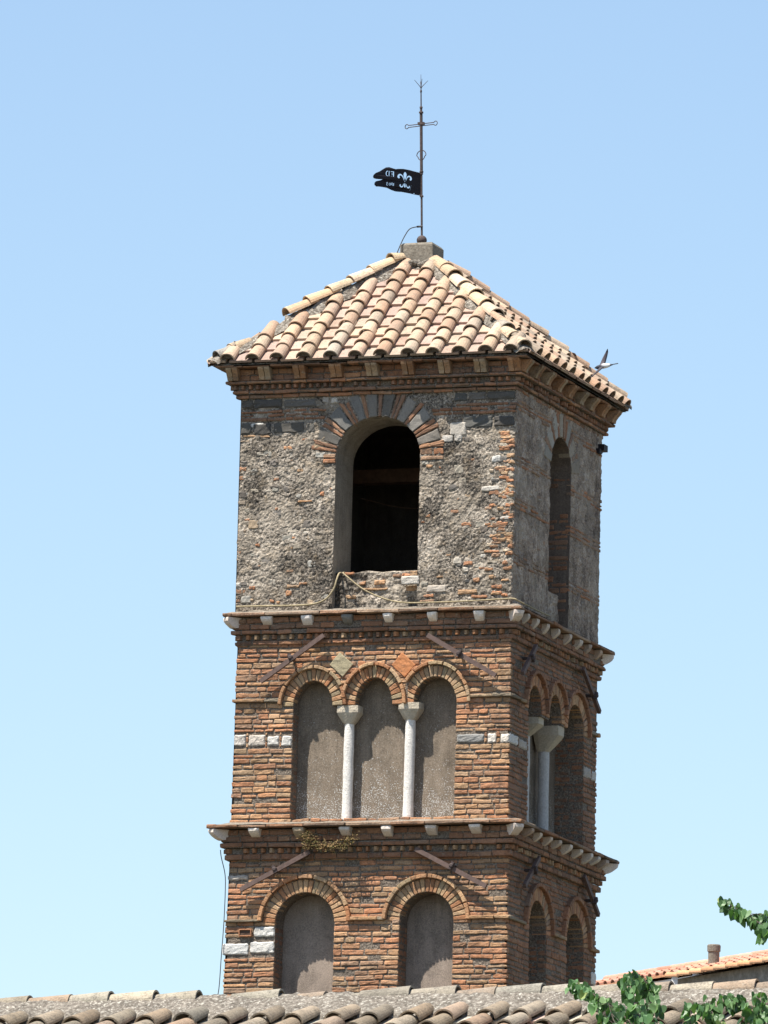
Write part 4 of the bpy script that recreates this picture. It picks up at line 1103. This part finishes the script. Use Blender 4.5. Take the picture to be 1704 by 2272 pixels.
# dry plant on the lower cornice
k = NT('dry_moss'); M_moss = k.done(k.attr(), .9)
m = MB()
cols = [((.15, .105, .045), 3), ((.20, .135, .06), 2), ((.11, .10, .035), 2), ((.24, .15, .07), 1)]
for _ in range(950):
    t = random.random(); x = -.66+t*.6 + random.gauss(0, .03); z = 7.20-.13*math.sin(t*math.pi)**.6 - .02*t + random.gauss(0, .030); y = -1.70 - abs(random.gauss(0, .028))
    if random.random() < .18: x = random.gauss(-.58, .05); z = rnd(7.04, 7.22)
    p = Vector((x, y, z)); d = Vector((rnd(-1, 1), rnd(-1, .2), rnd(-.8, .6))).normalized()*rnd(.012, .03); s = d.orthogonal().normalized()*.005
    m.add([p-s, p+s, p+d*.6+s*1.2, p+d], [(0, 1, 2, 3)], pick(cols))
tag(m.build('dry_plant', M_moss, None, loc=(-.36, -1.68, 7.13)), 'dry brown plant tuft growing on the cornice between the brick storeys', 'plant')

# ================================================================== BIRD
bird = MB()
B0 = Vector((5.245, -10.26, 10.475)) + r2*.035 + u2*.05; bd = (r2*-1.0 - u2*.16).normalized(); bs = f_.copy(); bu = bd.cross(bs).normalized()
if bu.dot(u2) < 0: bu = -bu
def bp(a, b, c): return B0 + bd*a + bu*b + bs*c
bl = [(-.085, .004, .004, (.05, .05, .06)), (-.062, .010, .010, (.05, .05, .06)), (-.045, .017, .017, (.75, .74, .72)), (-.02, .023, .022, (.78, .77, .75)), (.01, .025, .024, (.5, .48, .48)), (.035, .023, .022, (.06, .06, .075)), (.055, .020, .019, (.045, .045, .055)), (.072, .017, .016, (.04, .04, .05)), (.086, .009, .009, (.03, .03, .035)), (.096, .003, .003, (.02, .02, .02))]
seg = 12; vs = []; cs_ = []; fs = []
for a, rb, rc_, c in bl:
    for k_ in range(seg):
        t = 2*math.pi*k_/seg; vs.append(bp(a, rb*math.sin(t)-.004*(a > .05), rc_*math.cos(t)))
        cs_.append((.62, .58, .56) if (math.sin(t) < -.5 and -.05 < a < .05) else c)
for i in range(len(bl)-1):
    for k_ in range(seg): fs.append((i*seg+k_, i*seg+(k_+1) % seg, (i+1)*seg+(k_+1) % seg, (i+1)*seg+k_))
fs.append(tuple(range(seg))); fs.append(tuple((len(bl)-1)*seg+k_ for k_ in range(seg))[::-1])
bird.add(vs, fs, cs_)
def wing(root_a, root_b, path, chord, col):
    n = len(path); vs = []; fs = []
    for (a, b, c), ch in zip(path, chord):
        for s, hh in ((-1, 0), (-.3, .004), (.4, .005), (1, 0)): vs.append(bp(a+s*ch/2, b+hh, c))
        for s, hh in ((.4, -.003), (-.3, -.003)): vs.append(bp(a+s*ch/2, b+hh, c))
    for i in range(n-1):
        for k_ in range(6): fs.append((i*6+k_, i*6+(k_+1) % 6, (i+1)*6+(k_+1) % 6, (i+1)*6+k_))
    fs.append(tuple(range(6))); fs.append(tuple((n-1)*6+k_ for k_ in range(6))[::-1]); bird.add(vs, fs, col)
wing(0, 0, [(.02, .008, .008), (.0, .045, .03), (-.022, .085, .045), (-.045, .125, .05), (-.058, .155, .05)], [.055, .05, .042, .028, .006], (.07, .06, .07))
wing(0, 0, [(.02, .0, -.01), (.045, -.022, -.045), (.085, -.05, -.08), (.125, -.075, -.10), (.145, -.088, -.108)], [.05, .042, .032, .02, .005], (.06, .055, .065))
wing(0, 0, [(-.07, .0, .0), (-.10, .002, .012), (-.135, .003, .02)], [.03, .03, .006], (.05, .05, .06)); wing(0, 0, [(-.07, .0, .0), (-.10, .001, -.012), (-.13, .001, -.02)], [.03, .03, .006], (.05, .05, .06))
k = NT('plumage'); M_bird = k.done(k.attr(), .8)
tag(bird.build('house_martin', M_bird, None, smooth=True, loc=tuple(B0)), 'dark bird with white rump flying past the right eave of the tower', 'bird')

# ================================================================== FOREGROUND CHURCH
church = empty('church', (5, -17.5, -7))
tag(church, 'low church with mossy lichen covered tile roof in front of the brick tower', 'church')
CY, CZ = -17.49, 3.57; PT = R(18.5); X0, X1 = -4.0, 14.0; SLEN = 4.6
ccs, csn = math.cos(PT), math.sin(PT)
zr = lambda x: CZ-.10 + .006*(x-5.6)
m = MB()
e0, e1 = CY-SLEN*ccs+.25, CY+SLEN*ccs-.25; ez = CZ-.1-SLEN*csn-.06
for (xa, ya), (xb, yb) in (((X0+.2, e0), (X1-.2, e0)), ((X1-.2, e0), (X1-.2, e1)), ((X1-.2, e1), (X0+.2, e1)), ((X0+.2, e1), (X0+.2, e0))):
    m.add([(xa, ya, -7), (xb, yb, -7), (xb, yb, ez), (xa, ya, ez)], [(0, 1, 2, 3)])
for x in (X0+.2, X1-.2): m.add([(x, e0, ez), (x, e1, ez), (x, CY, CZ-.2)], [(0, 1, 2)])
m.build('wall', M_jamb, church)
m = MB()
for sgn in (-1, 1):
    m.add([(X0, CY, zr(X0)), (X1, CY, zr(X1)), (X1, CY+sgn*SLEN*ccs, zr(X1)-SLEN*csn), (X0, CY+sgn*SLEN*ccs, zr(X0)-SLEN*csn)], [(0, 1, 2, 3) if sgn > 0 else (3, 2, 1, 0)])
    m.add([(X0, CY+sgn*SLEN*ccs, zr(X0)-SLEN*csn), (X1, CY+sgn*SLEN*ccs, zr(X1)-SLEN*csn), (X1, CY+sgn*SLEN*ccs, zr(X1)-SLEN*csn-.1), (X0, CY+sgn*SLEN*ccs, zr(X0)-SLEN*csn-.1)], [(0, 1, 2, 3)])
croof = m.build('roof', M_ridge, church)
OLD = [((.25, .205, .145), 3), ((.30, .225, .15), 2), ((.36, .29, .21), 1.6), ((.20, .175, .135), 2), ((.38, .26, .18), 1)]
OLD = calm(OLD, (.26, .21, .15), .4)
OLDP = [((.50, .45, .35), 2), ((.44, .36, .27), 2), ((.5, .36, .29), 1)]
tl = MB()
V = Vector((0, ccs, csn)); CF = Frame((0, CY-SLEN*ccs, CZ-.1-SLEN*csn), X, V, X.cross(V))
CF2 = Frame((0, CY+SLEN*ccs, CZ-.1-SLEN*csn), -X, Vector((0, -ccs, csn)), (-X).cross(Vector((0, -ccs, csn))))
SPC, CE = .342, .45
ncol = int((X1-X0)/SPC)
for side, F_ in ((0, CF), (1, CF2)):
    for i in range(ncol):
        u = (X0+.23+i*SPC) if side == 0 else -(X0+.23+i*SPC)
        nrow = 9
        top_v = SLEN-.30
        for j in range(nrow):
            if side == 1 and j > 4: continue
            vt = top_v - j*CE + (rnd(-.04, .03) if j else rnd(-.05, .02)); uu = u+rnd(-.02, .02); zt = .006*(abs(uu)-5.6) if side == 0 else 0
            dn = zt
            A = F_.P(uu+rnd(-.012, .012), vt-CE-.06, .092+dn+rnd(-.006, .008)); Bq = F_.P(uu+rnd(-.012, .012), vt, .066+dn)
            cover(tl, A, Bq, F_.N, .100*rnd(.92, 1.07), .080, pick(OLD), th=.016, seg=12)
            # pan tile beside it
            jv = rnd(-.02, .02); pa = uu+SPC/2
            P1 = [F_.P(pa-.125, vt-CE-.03+jv, .058+dn), F_.P(pa+.125, vt-CE-.03+jv, .058+dn), F_.P(pa+.115, vt+.05+jv, .022+dn), F_.P(pa-.115, vt+.05+jv, .022+dn)]
            P0 = [q-F_.N*.03 for q in P1]
            tl.add(P1+P0, [(0, 1, 2, 3), (4, 5, 1, 0), (5, 6, 2, 1), (7, 4, 0, 3)], pick(OLDP))
tl.build('roof_tiles', M_oldtile, croof)
# ridge: rough mortar bed and half-round ridge tiles
m = MB(); K = int((X1-X0)/.022); prof = [(-.42, -.04), (-.385, .005), (-.34, .04), (-.27, .065), (-.19, .10), (-.115, .14), (-.06, .15), (0, .155), (.1, .14), (.22, .06), (.3, -.06)]
vs = []
for i in range(K+1):
    x = X0+(X1-X0)*i/K
    foot = .025*nz((x, 1, 1), 2.2)+.022*nz((x, 3, 1), 7)
    for a, b in prof:
        sl = (-abs(a))*csn/ccs
        d = .018*nz((x, a, b), 9)+.014*nz((x, a, b), 21)+.008*nz((x, a, b), 45)
        vs.append((x, CY+a*(1+foot*1.6 if a < 0 else 1)+d*.7, zr(x)+.045+b*.85+sl*.85+d))
n = len(prof)
m.add(vs, [(i*n+k_, (i+1)*n+k_, (i+1)*n+k_+1, i*n+k_+1) for i in range(K) for k_ in range(n-1)])
m.build('ridge_mortar', M_ridge, croof, smooth=True)
rt = MB(); x = X0; RT = [((.34, .295, .225), 3), ((.33, .25, .18), 1), ((.28, .25, .20), 3), ((.39, .34, .26), 1.2)]
while x < X1-.2:
    L = rnd(.36, .43)
    dz = rnd(-.006, .008)
    sunk = .04 if 3.75 < x < 5.2 and random.random() < .7 else (.02 if random.random() < .3 else 0)
    A = Vector((x+L+.03, CY+rnd(-.01, .01), zr(x+L)+.118+dz-sunk)); Bq = Vector((x-.05, CY+rnd(-.01, .01), zr(x)+.100+dz-sunk))
    cover(rt, A, Bq, Z, .118*rnd(.95, 1.04), .096, pick(RT), th=.018, seg=12, plug=(.14, .12, .1)); x += L
rt.build('ridge_tiles', M_oldtile, croof)

# ================================================================== HOUSES BEHIND
M_newtile = worn('new_orange_tile', .18, (.28, .14, .08), .15, (.66, .4, .24), fine=30, lscale=3)
M_pinkw = plain('pink_render', (.62, .43, .40), .9, .25, 8)
M_greyw = mk_mortar('grey_render', ((.16, .145, .125), (.25, .225, .195), (.34, .31, .28)), fine=12, bs=.3)
M_whitetrim = plain('white_trim', (.75, .73, .70), .8, .1, 12)
def house(name, label, E0, dirv, length, depth_, pitch, wall_mat, tile_len, overhang=.10, verge=True, wall_h=None, zc=-7):
    dv = Vector((dirv[0], dirv[1], 0)).normalized(); back = Vector((-dv.y, dv.x, 0))
    if back.y < 0: back = -back
    E0 = Vector(E0); rt_ = empty(name, (E0.x, E0.y, zc)); tag(rt_, label, 'house')
    rise = math.tan(pitch)
    w0 = E0 + back*overhang
    m = MB(); zz = Vector((0, 0, 1))
    q = [w0, w0+dv*length, w0+dv*length+back*(2*depth_-2*overhang), w0+back*(2*depth_-2*overhang)]
    for i in range(4):
        a, b = q[i], q[(i+1) % 4]; m.add([(a.x, a.y, zc), (b.x, b.y, zc), (b.x, b.y, E0.z-.02), (a.x, a.y, E0.z-.02)], [(0, 1, 2, 3)])
    for a, b in ((q[0], q[3]), (q[1], q[2])):
        m.add([(a.x, a.y, E0.z-.02), (b.x, b.y, E0.z-.02), ((a.x+b.x)/2, (a.y+b.y)/2, E0.z+depth_*rise-.06)], [(0, 1, 2)])
    m.build('wall', wall_mat, rt_)
    slope = (back+zz*rise).normalized(); F_ = Frame(E0, dv, slope, dv.cross(slope)); SLN = depth_/slope.dot(back)
    if F_.N.z < 0: F_.N = -F_.N
    m = MB(); R0 = E0+back*depth_+zz*depth_*rise
    m.add([E0-dv*.1, E0+dv*(length+.1), R0+dv*(length+.1), R0-dv*.1], [(0, 1, 2, 3)], (.5, .26, .14))
    B0_ = E0+back*2*depth_; m.add([R0-dv*.1, R0+dv*(length+.1), B0_+dv*(length+.1), B0_-dv*.1], [(0, 1, 2, 3)], (.5, .26, .14))
    pal = [((.47, .24, .165), 3), ((.50, .275, .195), 2), ((.42, .205, .14), 1.5)]
    W = .20; nrow = max(2, int(SLN/tile_len))
    for i in range(int(length/W)):
        u = (i+.5)*W
        for j in range(nrow):
            v = j*SLN/nrow
            A = F_.P(u, v-.03, .035); Bq = F_.P(u, v+SLN/nrow+.03, .018); cover(m, A, Bq, F_.N, .06, .05, pick(pal), th=.012, seg=6, plug=(.16, .10, .07) if j == 0 else None)
    n_ = int(length/.36)
    for i in range(n_+1):      # ridge tiles
        A = R0+dv*(i*.36)+zz*.05; Bq = A+dv*.42-zz*.015; cover(m, Bq, A, zz, .085, .075, pick(pal), seg=6)
    rf = m.build('roof', M_newtile, rt_)
    return rt_, rf, F_, dv, back, E0
dH = (.75, -.66)
gh, grf, gF, gdv, gbk, gE = house('house', 'house with grey wall, new orange tiles and a round chimney behind the church', (-5.64, 28.16, 9.17), dH, 9.0, 1.35, R(14.5), M_greyw, .33)
m = MB()
x = -.05
while x < 9.0:       # row of long edge tiles lapping over the next along the eave
    A = gE+gdv*(x+.36)+Vector((0, 0, .0))-gbk*.03; Bq = gE+gdv*x+Vector((0, 0, .022))-gbk*.03
    cover(m, Bq, A, (Z-gbk*.6).normalized(), .056, .046, pick([((.50, .26, .14), 1), ((.53, .30, .17), 1)]), th=.014, seg=8, plug=(.5, .27, .14)); x += .315
m.build('edge_tiles', M_newtile, grf)
cbp = Vector((-4.62, 26.35, 9.17))
m = MB(); cz = 9.02
prof = [(.082, 0), (.084, .02), (.083, .26), (.094, .265), (.096, .345), (.086, .36), (.062, .36), (.062, .25)]
chim_at = gF.P(.40, .45, 0)
lathe(m, chim_at - Z*.06, [(.078, 0), (.079, .30), (.092, .305), (.094, .385), (.084, .40), (.060, .40), (.060, .30)], 18)
ch = m.build('chimney', M_conc, grf)
m = MB(); lathe(m, chim_at - Z*.05, [(.15, -.02), (.145, .055), (.115, .082), (.08, .087)], 16); m.build('flashing', M_whitetrim, ch)
ph, prf, pF, pdv, pbk, pE = house('house', 'pink house with low orange roof and white trim between the tower and the grey house', (-5.64-.75*3.95+.66*.45, 28.16+.66*3.95+.75*.45, 9.17+.45*math.tan(R(14.5))), dH, 3.9, .9, R(14.5), M_pinkw, .33)
m = MB(); a = pE+pbk*.07; 
m.add([a+pdv*0-Z*.10, a+pdv*3.9-Z*.10, a+pdv*3.9-Z*.03, a-Z*.03], [(0, 1, 2, 3)], (.5, .5, .5))
for t in (3.2, 3.75): box(m, pE+pdv*t+pbk*.08-Z*.25, (.045, .045, .25))
m.build('white_trim', M_whitetrim, ph)

# ================================================================== TREE (heart-shaped leaves)
tree = empty('redbud_tree', (15.6, -37.2, -7))
tag(tree, 'leafy green tree with heart-shaped leaves reaching up in front of the church roof', 'tree')
trk = MB(); T0 = Vector((15.6, -37.2, -7))
k = NT('bark'); a = k.noise(20, 6, .7); k.bump(a, .5, .01); M_bark = k.done(k.ramp(a, [(.3, (.06, .05, .04)), (.7, (.16, .13, .11))]), .9)
tube(trk, smoothline([T0, T0+Vector((.1, .05, 1.5)), T0+Vector((-.05, .1, 3.2)), T0+Vector((.05, 0, 5.0)), T0+Vector((.0, -.1, 6.6))]), [.15-.10*i/32 for i in range(33)], 10)
trk.build('trunk', M_bark, tree, smooth=True)
tw = MB(); lv = MB()
pix = lambda x, y, t: CAM + (f_ + r2*((x-852)/20289.6) + u2*((1136-y)/20289.6))*t     # plan: where the photo shows a twig, as a place beside the trunk
LEAFC = [((.075, .15, .05), 3), ((.10, .19, .07), 3), ((.05, .105, .04), 2), ((.14, .24, .09), 1.6), ((.26, .31, .11), .3)]
LEAFC = tint(LEAFC, (1.15, 1.15, 1.15))
def leaf(p, s, hang, nrm, col):
    x = hang.cross(nrm).normalized(); fold = rnd(.12, .4)*s; cup = rnd(.0, .25)*s
    out = [(0, 0), (.22, -.10), (.46, -.02), (.54, .2), (.47, .46), (.28, .74), (0, 1.02)]
    rib = [p + hang*(s*t) + nrm*(-cup*4*t*(1-t)) for t in (0, .0, .2, .4, .6, .8, 1.02)]
    for sg in (-1, 1):
        vs = []; 
        for (a, b), rb in zip(out, rib):
            vs.append(rb); vs.append(p + hang*(s*b) + x*(sg*a*s) + nrm*(fold*a*2 - cup*4*max(0, b)*(1-b)*.6))
        fs = []
        for i in range(len(out)-1):
            q = (2*i, 2*i+1, 2*i+3, 2*i+2); fs.append(q if sg > 0 else q[::-1])
        lv.add(vs, fs, col)
def spray(pts, dens, size=.060, spread=.03, r=.006):
    sp = smoothline(pts, 10); tube(tw, sp, [r*(1-.7*i/(len(sp)-1)) for i in range(len(sp))], 6)
    L = sum((sp[i+1]-sp[i]).length for i in range(len(sp)-1)); n = int(L*dens*.60)
    for _ in range(n):
        t = random.random()*(len(sp)-1); i = min(int(t), len(sp)-2); p = sp[i].lerp(sp[i+1], t-i)
        o = Vector((random.gauss(0, 1), random.gauss(0, 1), random.gauss(-.3, .8)))*spread; p2 = p+o
        tube(tw, [p, p2], .0015, 4, cap=False)
        hang = (Vector((rnd(-.6, .6), rnd(-.6, .6), -1)) + o.normalized()*.4).normalized()
        nn = Vector((rnd(-1, 1), rnd(-1.2, .4), rnd(.0, 1))).normalized(); nn = (nn-hang*nn.dot(hang)).normalized()
        leaf(p2, size*rnd(.6, 1.15), hang, nn, pick(LEAFC))
D_ = 58
def px(*a): return [pix(x, y, t) for x, y, t in a]
top = T0+Vector((0, -.1, 6.6))
spray(px((1850, 2200, 57.5), (1760, 2110, 57.7), (1700, 2060, 58), (1660, 2030, 58.1), (1625, 2010, 58.2), (1605, 1995, 58.3)), 120, spread=.018, r=.004)
spray(px((1780, 2150, 57.3), (1725, 2085, 57.5), (1700, 2065, 57.6), (1686, 2090, 57.6)), 70, spread=.02)
spray(px((1790, 2120, 58.5), (1740, 2060, 58.4), (1690, 2030, 58.3), (1665, 2030, 58.2)), 90, spread=.03)
spray(px((1480, 2420, 57.6), (1440, 2330, 57.8), (1385, 2255, 58), (1330, 2215, 58.1), (1295, 2192, 58.3), (1275, 2182, 58.4)), 190, spread=.022)
spray(px((1520, 2420, 57.6), (1455, 2330, 57.7), (1425, 2270, 57.8), (1405, 2215, 58), (1396, 2165, 58.2)), 230, spread=.035)
spray(px((1540, 2420, 57.9), (1480, 2330, 58), (1455, 2260, 58.1), (1440, 2205, 58.3), (1430, 2170, 58.4)), 200, spread=.035)
spray(px((1460, 2420, 57.2), (1400, 2310, 57.4), (1365, 2270, 57.6), (1350, 2225, 57.7)), 170, spread=.045)
spray(px((1600, 2400, 57.9), (1545, 2320, 58), (1532, 2270, 58.1), (1536, 2225, 58.2)), 150, spread=.025)
spray(px((1700, 2400, 57.4), (1620, 2310, 57.7), (1585, 2255, 58), (1572, 2225, 58.1)), 160, spread=.03)
spray(px((1800, 2420, 58.0), (1720, 2310, 58), (1670, 2250, 58.1), (1640, 2225, 58.2), (1612, 2212, 58.3)), 220, spread=.035)
spray(px((1850, 2400, 57.6), (1760, 2310, 57.7), (1710, 2250, 57.9), (1680, 2215, 58)), 200, spread=.05)
for _ in range(46):      # the rest of the crown, below and beside the frame
    a = rnd(0, 6.28); rr = rnd(.4, 1.9); e = T0+Vector((rr*math.cos(a), rr*math.sin(a), rnd(4.6, 7.1 if rr < 1.0 else 6.6))); 
    if e.x < 15.0 and e.z > .3-.0: e.z = -rnd(.4, 1.8)
    s0 = T0+Vector((0, 0, rnd(3.2, 5.6)))
    spray([s0, s0.lerp(e, .5)+Vector((0, 0, .25)), e], 60, size=.07, spread=.12, r=.014)
tw.build('branches', M_bark, tree)
k = NT('leaf'); c = k.attr(); k.b.inputs['Roughness'].default_value = .45; k.b.inputs['Specular IOR Level'].default_value = .5
tr = k.n('ShaderNodeBsdfTranslucent'); k.l(k.mix(1.0, c, (1.0, 1.25, .5), 'MULTIPLY'), tr.inputs[0]); mx = k.n('ShaderNodeMixShader'); mx.inputs[0].default_value = .28
k.l(c, k.b.inputs['Base Color']); k.l(k.b.outputs[0], mx.inputs[1]); k.l(tr.outputs[0], mx.inputs[2]); k.l(mx.outputs[0], k.t.nodes['Material Output'].inputs[0])
lv.build('foliage', k.m, tree, smooth=True)

# ================================================================== GROUND
m = MB(); m.add([(-4000, -4000, -7), (4000, -4000, -7), (4000, 4000, -7), (-4000, 4000, -7)], [(0, 1, 2, 3)])
k = NT('dry_ground'); a = k.noise(.6, 8, .7); M_ground = k.done(k.ramp(a, [(.35, (.07, .065, .04)), (.5, (.09, .08, .06)), (.65, (.05, .065, .03))]), .95)
g = m.build('ground', M_ground); g['kind'] = 'structure'
